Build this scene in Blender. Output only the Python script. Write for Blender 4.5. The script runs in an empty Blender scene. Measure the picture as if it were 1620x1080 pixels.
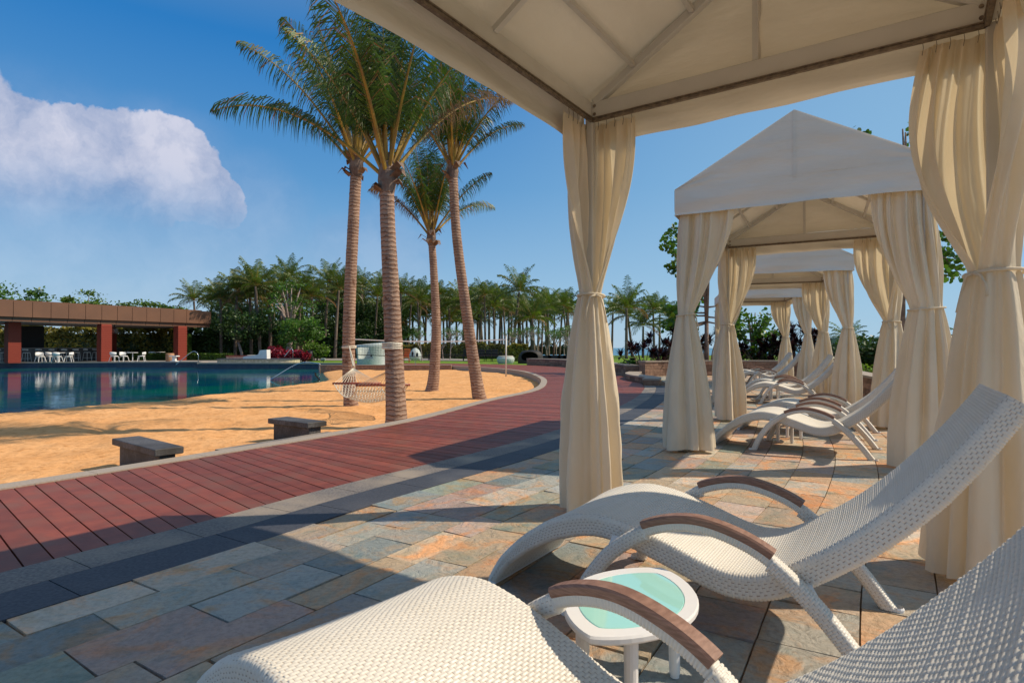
import bpy, math, random
import numpy as np
from mathutils import Vector, Matrix
R = math.radians
rnd = random.Random(7)
scene = bpy.context.scene
COL = scene.collection
F = 930.0; CH = 1.1; HY = 550.0; CX = 810.0      # focal length in photo pixels, eye height, horizon row, centre column

# ------------------------------------------------------------------ camera, sky, sun, exposure
cam = bpy.data.cameras.new('camera'); co = bpy.data.objects.new('camera', cam); COL.objects.link(co)
cam.sensor_width = 36; cam.lens = 36 * F / 1620; cam.clip_start = 0.05; cam.clip_end = 6000
co.location = (0, 0, CH); co.rotation_euler = (R(90) + math.atan(10 / F), 0, 0)
scene.camera = co
SUN = Vector((0.995, 0.085, 0.985)).normalized()
elev = math.asin(SUN.z)
world = bpy.data.worlds.new("World"); scene.world = world; world.use_nodes = True
wn = world.node_tree; wn.nodes.clear()
def wnode(t, **k):
    n = wn.nodes.new(t)
    for a, b in k.items(): setattr(n, a, b)
    return n
wo = wnode('ShaderNodeOutputWorld'); bg = wnode('ShaderNodeBackground'); bg.inputs[1].default_value = 0.15
sky = wnode('ShaderNodeTexSky', sky_type='NISHITA', sun_disc=False)
sky.sun_elevation = elev; sky.sun_rotation = math.atan2(SUN.x, SUN.y)
sky.altitude = 0; sky.air_density = 1.0; sky.dust_density = 0.2; sky.ozone_density = 3.0
hs = wnode('ShaderNodeHueSaturation'); hs.inputs['Saturation'].default_value = 1.05; hs.inputs['Value'].default_value = 0.95
wn.links.new(sky.outputs[0], hs.inputs['Color'])
# cumulus bank: blobs fixed in world directions, broken up by noise
tc = wnode('ShaderNodeTexCoord')
def wmath(op, a, b=None, c=None):
    n = wnode('ShaderNodeMath', operation=op)
    for i, v in enumerate((a, b, c)):
        if v is None: continue
        if isinstance(v, (int, float)): n.inputs[i].default_value = v
        else: wn.links.new(v, n.inputs[i])
    return n.outputs[0]
def wvec(op, a, b):
    n = wnode('ShaderNodeVectorMath', operation=op)
    for i, v in enumerate((a, b)):
        if isinstance(v, (tuple, Vector)): n.inputs[i].default_value = v
        else: wn.links.new(v, n.inputs[i])
    return n
nz = wnode('ShaderNodeTexNoise'); nz.inputs['Scale'].default_value = 11; nz.inputs['Detail'].default_value = 8; nz.inputs['Roughness'].default_value = 0.6
wn.links.new(tc.outputs['Generated'], nz.inputs['Vector'])
sub = wvec('SUBTRACT', nz.outputs['Color'], (0.5, 0.5, 0.5))
scl = wnode('ShaderNodeVectorMath', operation='SCALE'); wn.links.new(sub.outputs[0], scl.inputs[0]); scl.inputs['Scale'].default_value = 0.075
dv = wvec('ADD', tc.outputs['Generated'], scl.outputs[0])
nrm = wnode('ShaderNodeVectorMath', operation='NORMALIZE'); wn.links.new(dv.outputs[0], nrm.inputs[0])
def blob(px, py, r, soft):
    c = Vector((px - CX, F, HY - py)); c.normalize()
    ca = math.cos(r / F * 0.8); cb = math.cos((r + soft) / F * 0.8)
    d = wvec('DOT_PRODUCT', nrm.outputs[0], c).outputs['Value']
    n = wnode('ShaderNodeMapRange', interpolation_type='SMOOTHSTEP')
    wn.links.new(d, n.inputs[0]); n.inputs[1].default_value = cb; n.inputs[2].default_value = ca
    return n.outputs[0]
m = None
for b in [(-120, 240, 110, 30), (0, 232, 66, 30), (60, 262, 62, 30), (130, 258, 64, 30), (205, 256, 62, 30), (258, 268, 64, 30),
          (315, 305, 40, 20), (352, 328, 30, 20), (30, 290, 70, 40), (120, 290, 60, 30), (210, 300, 60, 30), (-250, 200, 150, 60)]:
    o = blob(*b); m = o if m is None else wmath('MAXIMUM', m, o)
soft = None
for b in [(60, 345, 90, 160), (230, 340, 80, 130), (370, 350, 40, 110), (530, 395, 22, 60), (600, 385, 26, 70), (650, 405, 20, 60)]:
    o = blob(*b); soft = o if soft is None else wmath('MAXIMUM', soft, o)
# lower edge of the bank fades into haze
sz = wnode('ShaderNodeSeparateXYZ'); wn.links.new(nrm.outputs[0], sz.inputs[0])
fade = wnode('ShaderNodeMapRange', interpolation_type='SMOOTHSTEP'); wn.links.new(sz.outputs[2], fade.inputs[0])
fade.inputs[1].default_value = 0.13; fade.inputs[2].default_value = 0.27
en = wnode('ShaderNodeTexNoise'); en.inputs['Scale'].default_value = 26; en.inputs['Detail'].default_value = 10; en.inputs['Roughness'].default_value = .62
wn.links.new(tc.outputs['Generated'], en.inputs['Vector'])
edge = wnode('ShaderNodeMapRange', interpolation_type='SMOOTHSTEP')
wn.links.new(wmath('ADD', m, wmath('MULTIPLY', wmath('SUBTRACT', en.outputs[0], .5), 1.1)), edge.inputs[0]); edge.inputs[1].default_value = .38; edge.inputs[2].default_value = .72
cm = wmath('MAXIMUM', wmath('MULTIPLY', wmath('MULTIPLY', edge.outputs[0], fade.outputs[0]), 0.93), wmath('MULTIPLY', soft, 0.16))
cn = wnode('ShaderNodeTexNoise'); cn.inputs['Scale'].default_value = 7; cn.inputs['Detail'].default_value = 9; cn.inputs['Roughness'].default_value = .62
wn.links.new(dv.outputs[0], cn.inputs['Vector'])
cr = wnode('ShaderNodeValToRGB'); cr.color_ramp.elements[0].position = .40; cr.color_ramp.elements[1].position = .62
cr.color_ramp.elements[0].color = (1.45, 1.9, 3.0, 1); cr.color_ramp.elements[1].color = (3.5, 3.55, 4.2, 1)
wn.links.new(cn.outputs[0], cr.inputs[0])
mx = wnode('ShaderNodeMix', data_type='RGBA'); wn.links.new(cm, mx.inputs[0])
se = wnode('ShaderNodeSeparateXYZ'); wn.links.new(tc.outputs['Generated'], se.inputs[0])
gr = wnode('ShaderNodeValToRGB'); e_ = gr.color_ramp.elements
e_[0].position = 0.0; e_[0].color = (1.9, 2.75, 3.6, 1); e_[1].position = 1.0; e_[1].color = (1.9, 2.2, 2.7, 1)
for p_, c_ in ((.10, (1.3, 2.35, 3.5)), (.26, (.45, 1.55, 3.1)), (.44, (.02, .95, 2.75)), (.62, (1.0, 1.6, 2.4))):
    k_ = e_.new(p_); k_.color = (*c_, 1)
wn.links.new(se.outputs[2], gr.inputs[0])
sm = wnode('ShaderNodeMix', data_type='RGBA'); sm.inputs[0].default_value = .86
wn.links.new(hs.outputs[0], sm.inputs[6]); wn.links.new(gr.outputs[0], sm.inputs[7])
hz = wnode('ShaderNodeMapRange', interpolation_type='SMOOTHSTEP'); wn.links.new(se.outputs[0], hz.inputs[0])      # paler, hazier sky toward the sun's side
hz.inputs[1].default_value = -.25; hz.inputs[2].default_value = .65; hz.inputs[4].default_value = .62
hm = wnode('ShaderNodeMix', data_type='RGBA'); hm.inputs[7].default_value = (1.75, 2.9, 3.9, 1)
wn.links.new(hz.outputs[0], hm.inputs[0]); wn.links.new(sm.outputs[2], hm.inputs[6])
wn.links.new(hm.outputs[2], mx.inputs[6]); wn.links.new(cr.outputs[0], mx.inputs[7])
wn.links.new(mx.outputs[2], bg.inputs[0]); wn.links.new(bg.outputs[0], wo.inputs[0])
sl = bpy.data.lights.new('sun', 'SUN'); sl.energy = 3.9; sl.angle = R(0.53); sl.color = (1.0, 0.85, 0.65)
so = bpy.data.objects.new('sun', sl); COL.objects.link(so); so.location = (30, 5, 40)
so.rotation_euler = SUN.to_track_quat('Z', 'Y').to_euler()
scene.view_settings.view_transform = 'Standard'; scene.view_settings.look = 'None'
scene.view_settings.exposure = 0.34; scene.view_settings.gamma = 1.0
scene.cycles.max_bounces = 8; scene.cycles.transparent_max_bounces = 12

# ------------------------------------------------------------------ helpers
def G(px, py, h=0.0):
    z = F * (CH - h) / (py - HY)
    return ((px - CX) / F * z, z)
def X(px, z): return (px - CX) / F * z
def mkmesh(name, V, Fc, mats, parent=None, smooth=False, mi=None, tint=None, loc=None):
    me = bpy.data.meshes.new(name)
    me.from_pydata([tuple(v) for v in V], [], Fc)
    if not isinstance(mats, (list, tuple)): mats = [mats]
    for m_ in mats: me.materials.append(m_)
    if mi is not None: me.polygons.foreach_set('material_index', np.array(mi, dtype=np.int32))
    if smooth: me.polygons.foreach_set('use_smooth', np.ones(len(me.polygons), dtype=bool))
    if tint is not None:
        a = me.attributes.new('tint', 'FLOAT_COLOR', 'FACE')
        t = np.array([q if isinstance(q, tuple) else (q, q, q) for q in tint], dtype=np.float32)
        a.data.foreach_set('color', np.concatenate([t, np.ones((len(t), 1), np.float32)], 1).ravel())
    me.update()
    o = bpy.data.objects.new(name, me); COL.objects.link(o)
    if parent: o.parent = parent
    if loc: o.location = loc
    return o
def gridmesh(name, P, mat, parent=None, smooth=True, closeu=False, attr=None):
    """P: (nv, nu, 3) numpy grid"""
    nv, nu = P.shape[:2]
    idx = np.arange(nv * nu).reshape(nv, nu)
    if closeu: idx = np.concatenate([idx, idx[:, :1]], 1)
    q = np.stack([idx[:-1, :-1], idx[:-1, 1:], idx[1:, 1:], idx[1:, :-1]], -1).reshape(-1, 4)
    me = bpy.data.meshes.new(name)
    me.vertices.add(nv * nu); me.vertices.foreach_set('co', P.reshape(-1).astype(np.float32))
    me.loops.add(q.size); me.loops.foreach_set('vertex_index', q.ravel().astype(np.int32))
    me.polygons.add(len(q)); me.polygons.foreach_set('loop_start', np.arange(0, q.size, 4, dtype=np.int32))
    me.update(calc_edges=True)
    if smooth: me.polygons.foreach_set('use_smooth', np.ones(len(q), dtype=bool))
    if attr is not None:
        a = me.attributes.new('gap', 'FLOAT', 'POINT'); a.data.foreach_set('value', attr.ravel().astype(np.float32))
    me.materials.append(mat); me.validate(); me.update()
    o = bpy.data.objects.new(name, me); COL.objects.link(o)
    if parent: o.parent = parent
    return o
class MB:
    def __init__(s): s.v = []; s.f = []; s.m = []; s.t = []
    def add(s, vs, fs, mi=0, t=1.0):
        n = len(s.v); s.v += [tuple(v) for v in vs]
        for f in fs: s.f.append([i + n for i in f]); s.m.append(mi); s.t.append(t)
    def box(s, c, d, ax=None, mi=0, t=1.0, bev=0.0):
        c = Vector(c); ax = ax or (Vector((1, 0, 0)), Vector((0, 1, 0)), Vector((0, 0, 1)))
        hx, hy, hz = d[0] / 2, d[1] / 2, d[2] / 2
        if bev <= 0:
            vs = [c + ax[0] * (x * hx) + ax[1] * (y * hy) + ax[2] * (z * hz) for z in (-1, 1) for y in (-1, 1) for x in (-1, 1)]
            s.add(vs, [(0, 2, 3, 1), (4, 5, 7, 6), (0, 1, 5, 4), (2, 6, 7, 3), (0, 4, 6, 2), (1, 3, 7, 5)], mi, t); return
        b = bev
        ring = [(-hx + b, -hy), (hx - b, -hy), (hx, -hy + b), (hx, hy - b), (hx - b, hy), (-hx + b, hy), (-hx, hy - b), (-hx, -hy + b)]
        def sc(p, k): return (p[0] * (hx - k) / hx, p[1] * (hy - k) / hy)
        L = [(-hz, b), (-hz + b, 0), (hz - b, 0), (hz, b)]
        vs = []
        for z, k in L:
            for p in ring:
                q = sc(p, k); vs.append(c + ax[0] * q[0] + ax[1] * q[1] + ax[2] * z)
        fs = [tuple(range(7, -1, -1)), tuple(range(24, 32))]
        for l in range(3):
            for i in range(8): fs.append((l * 8 + i, l * 8 + (i + 1) % 8, l * 8 + 8 + (i + 1) % 8, l * 8 + 8 + i))
        s.add(vs, fs, mi, t)
    def beam(s, a, b, w, h, up=(0, 0, 1), mi=0, t=1.0, bev=0.0):
        a = Vector(a); b = Vector(b); d = (b - a); L = d.length; d.normalize(); up = Vector(up)
        y = up.cross(d)
        if y.length < 1e-4: y = Vector((0, 1, 0))
        y.normalize(); z = d.cross(y)
        s.box((a + b) / 2, (L, w, h), (d, y, z), mi, t, bev)
    def tube(s, pts, r, n=8, mi=0, t=1.0, cap=True):
        pts = [Vector(p) for p in pts]; k = len(pts)
        rs = r if isinstance(r, (list, tuple)) else [r] * k
        vs = []; up = None
        for i, p in enumerate(pts):
            d = (pts[min(i + 1, k - 1)] - pts[max(i - 1, 0)]).normalized()
            if up is None:
                up = Vector((0, 0, 1)) if abs(d.z) < .9 else Vector((1, 0, 0))
            x = up.cross(d).normalized(); y = d.cross(x); up = y
            for j in range(n):
                a = 2 * math.pi * j / n; vs.append(p + x * (rs[i] * math.cos(a)) + y * (rs[i] * math.sin(a)))
        fs = []
        for i in range(k - 1):
            for j in range(n): fs.append((i * n + j, i * n + (j + 1) % n, (i + 1) * n + (j + 1) % n, (i + 1) * n + j))
        if cap: fs.append(tuple(range(n - 1, -1, -1))); fs.append(tuple(range((k - 1) * n, k * n)))
        s.add(vs, fs, mi, t)
    def lathe(s, c, prof, n=24, mi=0, t=1.0, sx=1, sy=1):
        vs = [(c[0] + r * sx * math.cos(2 * math.pi * j / n), c[1] + r * sy * math.sin(2 * math.pi * j / n), c[2] + z) for r, z in prof for j in range(n)]
        fs = [(i * n + j, i * n + (j + 1) % n, (i + 1) * n + (j + 1) % n, (i + 1) * n + j) for i in range(len(prof) - 1) for j in range(n)]
        s.add(vs, fs, mi, t)
    def prism(s, pts, z0, z1, mi=0, t=1.0):
        n = len(pts)
        vs = [(p[0], p[1], z0) for p in pts] + [(p[0], p[1], z1) for p in pts]
        ar = sum(pts[i][0] * pts[(i + 1) % n][1] - pts[(i + 1) % n][0] * pts[i][1] for i in range(n))
        o = list(range(n)) if ar > 0 else list(range(n - 1, -1, -1))
        fs = [tuple(o[::-1]), tuple(i + n for i in o)] + [(o[i], o[(i + 1) % n], o[(i + 1) % n] + n, o[i] + n) for i in range(n)]
        s.add(vs, fs, mi, t)
    def build(s, name, mats, parent=None, smooth=False, tint=False, loc=None):
        return mkmesh(name, s.v, s.f, mats, parent, smooth, s.m, s.t if tint else None, loc)
def tag(o, label=None, cat=None, group=None, kind=None):
    if label: o['label'] = label
    if cat: o['category'] = cat
    if group: o['group'] = group
    if kind: o['kind'] = kind
    return o
def thing(name, label, cat, loc=(0, 0, 0), rz=0, group=None):
    o = bpy.data.objects.new(name, None); COL.objects.link(o); o.location = loc; o.rotation_euler = (0, 0, rz)
    o.empty_display_size = .2
    return tag(o, label, cat, group)
def kids(o): return [c for c in bpy.data.objects if c.parent == o]
def copy_tree(o, parent=None, _k=None):
    c = o.copy(); COL.objects.link(c); c.parent = parent
    for ch in kids(o): copy_tree(ch, c)
    return c
def place(o, loc, rz=0, label=None, sc=1.0, group=None):
    o.location = loc; o.rotation_euler = (0, 0, rz); o.scale = (sc, sc, sc)
    if label: o['label'] = label
    if group: o['group'] = group
    return o
def catmull(P, n):
    P = [Vector(p) for p in P]; P = [P[0] * 2 - P[1]] + P + [P[-1] * 2 - P[-2]]; out = []
    for i in range(1, len(P) - 2):
        a, b, c, d = P[i - 1:i + 3]
        for k in range(n):
            t = k / n
            out.append(.5 * ((2 * b) + (c - a) * t + (2 * a - 5 * b + 4 * c - d) * t * t + (3 * b - a - 3 * c + d) * t ** 3))
    out.append(P[-2]); return out
def resample(P, step):
    out = [P[0].copy()]; acc = 0
    for a, b in zip(P[:-1], P[1:]):
        L = (b - a).length; t = step - acc
        while t <= L:
            out.append(a + (b - a) * (t / L)); t += step
        acc = (acc + L) % step if L else acc
    return out
def offset(P, d):
    out = []
    for i, p in enumerate(P):
        t = (P[min(i + 1, len(P) - 1)] - P[max(i - 1, 0)]).normalized()
        out.append(Vector((p.x + t.y * d, p.y - t.x * d)))      # right-hand side positive
    return out

# ------------------------------------------------------------------ materials
def mat(name, base, rough=.6, spec=.5, metal=0.0, var=None, vscale=5, bump=0.0, bscale=30, bdist=.01, tint=False,
        translucent=0.0, tcol=None, detail=4, stretch=None, coat=0, var2=None, v2scale=1.0, coords='Object'):
    m_ = bpy.data.materials.new(name); m_.use_nodes = True; nt = m_.node_tree; N = nt.nodes; L = nt.links
    p = N['Principled BSDF']; out = N['Material Output']
    p.inputs['Roughness'].default_value = rough; p.inputs['Metallic'].default_value = metal
    p.inputs['Specular IOR Level'].default_value = spec
    if coat: p.inputs['Coat Weight'].default_value = coat
    t = N.new('ShaderNodeTexCoord'); vec = t.outputs[coords]
    if stretch:
        mp = N.new('ShaderNodeMapping'); mp.inputs['Scale'].default_value = stretch; L.new(vec, mp.inputs[0]); vec = mp.outputs[0]
    col = None
    def rgb(c):
        n = N.new('ShaderNodeRGB'); n.outputs[0].default_value = (*c, 1); return n.outputs[0]
    col = rgb(base)
    def mixc(a, b, fac, bl='MIX'):
        n = N.new('ShaderNodeMix'); n.data_type = 'RGBA'; n.blend_type = bl
        for s_, v in ((0, fac), (6, a), (7, b)):
            if isinstance(v, (int, float)): n.inputs[s_].default_value = v
            elif isinstance(v, tuple): n.inputs[s_].default_value = (*v, 1)
            else: L.new(v, n.inputs[s_])
        return n.outputs[2]
    def noise(sc, det=4, lo=.35, hi=.65):
        n = N.new('ShaderNodeTexNoise'); n.inputs['Scale'].default_value = sc; n.inputs['Detail'].default_value = det
        L.new(vec, n.inputs['Vector'])
        r = N.new('ShaderNodeMapRange'); L.new(n.outputs[0], r.inputs[0]); r.inputs[1].default_value = lo; r.inputs[2].default_value = hi
        return r.outputs[0]
    if var: col = mixc(col, var, noise(vscale, detail))
    if var2: col = mixc(col, var2, noise(v2scale, 5, .48, .68))
    if tint:
        a = N.new('ShaderNodeAttribute'); a.attribute_name = 'tint'; col = mixc(col, a.outputs['Color'], 1.0, 'MULTIPLY')
    L.new(col, p.inputs['Base Color'])
    if bump:
        n = N.new('ShaderNodeTexNoise'); n.inputs['Scale'].default_value = bscale; n.inputs['Detail'].default_value = 6; L.new(vec, n.inputs['Vector'])
        b = N.new('ShaderNodeBump'); b.inputs['Strength'].default_value = bump; b.inputs['Distance'].default_value = bdist
        L.new(n.outputs[0], b.inputs['Height']); L.new(b.outputs[0], p.inputs['Normal'])
    if translucent:
        tr = N.new('ShaderNodeBsdfTranslucent'); ms = N.new('ShaderNodeMixShader'); ms.inputs[0].default_value = translucent
        if tcol: L.new(mixc(col, tcol, 1.0, 'MULTIPLY'), tr.inputs[0])
        else: L.new(col, tr.inputs[0])
        L.new(p.outputs[0], ms.inputs[1]); L.new(tr.outputs[0], ms.inputs[2]); L.new(ms.outputs[0], out.inputs[0])
    m_['p'] = 1
    return m_
M = {}
M['canvas'] = mat('canvas', (.74, .70, .63), .8, .2, var=(.68, .64, .57), vscale=1.6, bump=.8, bscale=1.6, bdist=.05, translucent=.11, tcol=(1, .84, .60), stretch=(.8, .8, 3.2))
M['drape'] = mat('drape', (.84, .76, .62), .85, .15, var=(.77, .69, .55), vscale=3, bump=.6, bscale=11, bdist=.024, translucent=.34, tcol=(1, .93, .78), stretch=(1, 1, .55))
M['frame'] = mat('frame_paint', (.56, .54, .50), .45, .4, var=(.60, .58, .54), vscale=6)
M['steel'] = mat('steel', (.62, .62, .62), .22, .5, 1.0)
M['darkmetal'] = mat('dark_metal', (.13, .10, .08), .45, .5, .4, var=(.25, .2, .15), vscale=30)
M['wood'] = mat('arm_wood', (.29, .165, .12), .5, .35, var=(.19, .10, .07), vscale=22, stretch=(1, 1, 9), bump=.3, bscale=60, bdist=.002)
M['white'] = mat('white_paint', (.78, .77, .75), .35, .5, var=(.72, .71, .69), vscale=4)
M['plastic'] = mat('white_plastic', (.74, .73, .72), .3, .5)
M['rope'] = mat('rope', (.68, .63, .52), .9, .1, bump=.5, bscale=200, bdist=.004)
M['redbar'] = mat('spreader_wood', (.30, .06, .035), .4, .5, var=(.2, .04, .02), vscale=9)
M['fascia'] = mat('fascia_panel', (.18, .088, .052), .5, .3, var=(.155, .078, .048), vscale=.8)
M['fasciadark'] = mat('fascia_joint', (.10, .055, .04), .8, .1)
M['brick'] = mat('red_brick', (.27, .045, .025), .7, .3, var=(.24, .04, .025), vscale=14)
M['black'] = mat('black_paint', (.012, .012, .014), .5, .4)
M['soffit'] = mat('soffit', (.40, .36, .34), .7, .2, var=(.34, .3, .28), vscale=1)
M['counter'] = mat('counter', (.16, .15, .15), .4, .5, var=(.11, .10, .10), vscale=4)
M['granite'] = mat('light_granite', (.40, .335, .27), .65, .3, var=(.29, .24, .20), vscale=70, detail=8, bump=.3, bscale=90, bdist=.004, var2=(.33, .28, .23), v2scale=1.2)
M['greygranite'] = mat('grey_granite', (.21, .19, .175), .7, .3, var=(.11, .10, .10), vscale=60, detail=8, bump=.35, bscale=90, bdist=.004, var2=(.30, .25, .20), v2scale=1.6)
M['darkgranite'] = mat('dark_basalt', (.062, .068, .085), .65, .35, var=(.035, .04, .055), vscale=60, detail=8, bump=.35, bscale=80, bdist=.004, var2=(.085, .088, .10), v2scale=1.4)
M['bench'] = mat('bench_stone', (.12, .115, .115), .6, .35, var=(.055, .053, .055), vscale=40, detail=8, bump=.3, bscale=60, bdist=.004, var2=(.045, .04, .036), v2scale=3)
M['wallstone'] = mat('wall_stone', (.34, .21, .145), .75, .2, var=(.22, .13, .09), vscale=9, bump=.5, bscale=30, bdist=.02, tint=True)
M['plank'] = mat('plank', (.235, .060, .034), .55, .30, var=(.16, .040, .024), vscale=7, bump=.25, bscale=40, bdist=.004, tint=True, var2=(.19, .07, .045), v2scale=3.5)
M['under'] = mat('under_deck', (.02, .015, .012), .95, .05)
M['grout'] = mat('grout', (.25, .17, .11), .95, .05, var=(.15, .11, .08), vscale=12)
M['lawn'] = mat('lawn_grass', (.10, .19, .025), .9, .1, var=(.16, .25, .035), vscale=1.2, bump=.6, bscale=40, bdist=.05)
M['soil'] = mat('soil', (.20, .14, .09), .95, .05, var=(.12, .10, .05), vscale=.3)
M['pave'] = mat('deck_paving', (.30, .27, .25), .8, .2, var=(.24, .22, .2), vscale=3)
M['farpath'] = mat('far_path', (.34, .17, .14), .8, .2, var=(.28, .13, .11), vscale=2)
M['tile'] = mat('pool_tile', (.02, .06, .17), .3, .5, var=(.015, .10, .22), vscale=30)
M['platstone'] = mat('platform_stone', (.60, .52, .38), .7, .2, var=(.34, .30, .2), vscale=6)
M['bark'] = mat('bark', (.26, .19, .15), .9, .1, var=(.15, .10, .08), vscale=7, bump=.5, bscale=25, bdist=.03)
M['barkpale'] = mat('pale_bark', (.38, .31, .28), .9, .1, var=(.25, .19, .17), vscale=5, bump=.4, bscale=25, bdist=.03)
def leafmat(n, c, tc, tr=.3, r=.45, v=None):
    return mat(n, c, r, .4, tint=True, translucent=tr, tcol=tc, var=v or tuple(x * .7 for x in c), vscale=.8)
M['frond'] = leafmat('frond', (.062, .112, .018), (1.3, 1.5, .5), .33)
M['frondfar'] = leafmat('frond_far', (.095, .135, .030), (1.3, 1.5, .5), .30)
M['drybrown'] = leafmat('dry_frond', (.26, .155, .075), (1, .8, .5), .25, .8)
M['petiole'] = mat('petiole', (.42, .27, .035), .5, .4, var=(.24, .14, .04), vscale=4)
M['leafdark'] = leafmat('leaf_dark', (.042, .085, .018), (1.3, 1.5, .5), .22)
M['leafmid'] = leafmat('leaf_mid', (.075, .16, .022), (1.3, 1.5, .5), .30)
M['leaflight'] = leafmat('leaf_light', (.11, .19, .025), (1.2, 1.3, .5), .35)
M['bamboo'] = leafmat('bamboo_leaf', (.30, .26, .055), (1.2, 1.2, .5), .3)
M['burgundy'] = leafmat('burgundy_leaf', (.022, .008, .010), (1.6, .5, .5), .12, .35)
M['redleaf'] = leafmat('red_leaf', (.26, .018, .04), (1.3, .5, .5), .3)
M['orange'] = mat('orange_plastic', (.62, .14, .03), .5, .4)
M['wovenpale'] = mat('pale_woven', (.52, .58, .56), .6, .3, var=(.40, .46, .45), vscale=9, bump=.6, bscale=14, bdist=.04)
M['wovendark'] = mat('black_woven', (.018, .016, .016), .6, .3, bump=.6, bscale=20, bdist=.03)
M['cushion'] = mat('cushion', (.45, .42, .36), .9, .1)
M['drum'] = mat('tan_drum', (.38, .20, .11), .6, .3)
M['pinkstone'] = mat('pink_stone', (.60, .38, .30), .7, .2, var=(.4, .2, .15), vscale=4)
M['building'] = mat('painted_wall', (.22, .25, .24), .8, .2)
M['tanwall'] = mat('tan_wall', (.50, .40, .28), .8, .2)
M['glass'] = mat('tabletop_glass', (.36, .70, .63), .03, .6, coat=.6)

def nodemat(name):
    m_ = bpy.data.materials.new(name); m_.use_nodes = True
    return m_, m_.node_tree.nodes, m_.node_tree.links, m_.node_tree.nodes['Principled BSDF']
# woven synthetic wicker: strands are modelled, gaps are coloured a darker brown
m_, N, L, p = nodemat('wicker')
a = N.new('ShaderNodeAttribute'); a.attribute_name = 'gap'
r_ = N.new('ShaderNodeValToRGB'); r_.color_ramp.elements[0].position = .0; r_.color_ramp.elements[1].position = .34
r_.color_ramp.elements[0].color = (.34, .27, .22, 1); r_.color_ramp.elements[1].color = (.68, .65, .59, 1)
L.new(a.outputs['Fac'], r_.inputs[0])
t = N.new('ShaderNodeTexCoord'); g1 = N.new('ShaderNodeTexNoise'); g1.inputs['Scale'].default_value = 3.5; g1.inputs['Detail'].default_value = 8; g1.inputs['Roughness'].default_value = .65; L.new(t.outputs['Object'], g1.inputs['Vector'])
g2 = N.new('ShaderNodeMapRange'); L.new(g1.outputs[0], g2.inputs[0]); g2.inputs[1].default_value = .42; g2.inputs[2].default_value = .70; g2.inputs[4].default_value = .40
g3 = N.new('ShaderNodeMix'); g3.data_type = 'RGBA'; g3.blend_type = 'MULTIPLY'; g3.inputs[7].default_value = (.80, .76, .68, 1)
L.new(g2.outputs[0], g3.inputs[0]); L.new(r_.outputs[0], g3.inputs[6]); L.new(g3.outputs[2], p.inputs['Base Color'])
p.inputs['Roughness'].default_value = .42; p.inputs['Specular IOR Level'].default_value = .4
M['wicker'] = m_
# quartzite slabs
m_, N, L, p = nodemat('quartzite')
t = N.new('ShaderNodeTexCoord'); a = N.new('ShaderNodeAttribute'); a.attribute_name = 'tint'
def nn(sc, det=6, ro=.55, dist=0):
    n = N.new('ShaderNodeTexNoise'); n.inputs['Scale'].default_value = sc; n.inputs['Detail'].default_value = det; n.inputs['Roughness'].default_value = ro
    n.inputs['Distortion'].default_value = dist; L.new(t.outputs['Object'], n.inputs['Vector']); return n.outputs[0]
def mr(v, lo, hi):
    n = N.new('ShaderNodeMapRange'); L.new(v, n.inputs[0]); n.inputs[1].default_value = lo; n.inputs[2].default_value = hi; return n.outputs[0]
def mm(a_, b_, f, bl='MIX'):
    n = N.new('ShaderNodeMix'); n.data_type = 'RGBA'; n.blend_type = bl
    for s_, v in ((0, f), (6, a_), (7, b_)):
        if isinstance(v, (int, float)): n.inputs[s_].default_value = v
        elif isinstance(v, tuple): n.inputs[s_].default_value = (*v, 1)
        else: L.new(v, n.inputs[s_])
    return n.outputs[2]
c = a.outputs['Color']
c = mm(c, (.50, .34, .19), mr(nn(1.9, 7, .62, 1.6), .50, .78))
c = mm(c, mm(c, (1.4, .90, .58), 1, 'MULTIPLY'), mr(nn(2.9, 7, .62, 1.4), .50, .64))     # rusty stains
c = mm(c, mm(c, (.62, .78, .84), 1, 'MULTIPLY'), mr(nn(4.3, 7, .6, .8), .52, .70))
c = mm(c, mm(c, (.66, .66, .66), 1, 'MULTIPLY'), mr(nn(38, 8, .7), .45, .72))
L.new(c, p.inputs['Base Color']); p.inputs['Roughness'].default_value = .62; p.inputs['Specular IOR Level'].default_value = .35
b1 = N.new('ShaderNodeBump'); b1.inputs['Strength'].default_value = .9; b1.inputs['Distance'].default_value = .022; L.new(nn(9, 10, .62, 1.5), b1.inputs['Height'])
b2 = N.new('ShaderNodeBump'); b2.inputs['Strength'].default_value = .3; b2.inputs['Distance'].default_value = .003; L.new(nn(120, 4), b2.inputs['Height'])
L.new(b1.outputs[0], b2.inputs['Normal']); L.new(b2.outputs[0], p.inputs['Normal'])
M['slab'] = m_
# sand
m_, N, L, p = nodemat('sand')
t = N.new('ShaderNodeTexCoord')
c = mm((.66, .335, .135), (.73, .40, .18), mr(nn(1.3, 5), .35, .65))
c = mm(c, (.50, .235, .085), mr(nn(11, 6, .6), .48, .70))
L.new(c, p.inputs['Base Color']); p.inputs['Roughness'].default_value = .95; p.inputs['Specular IOR Level'].default_value = .1
b1 = N.new('ShaderNodeBump'); b1.inputs['Strength'].default_value = 1.0; b1.inputs['Distance'].default_value = .045; L.new(nn(5.5, 8, .62), b1.inputs['Height'])
L.new(b1.outputs[0], p.inputs['Normal'])
M['sand'] = m_
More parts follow.
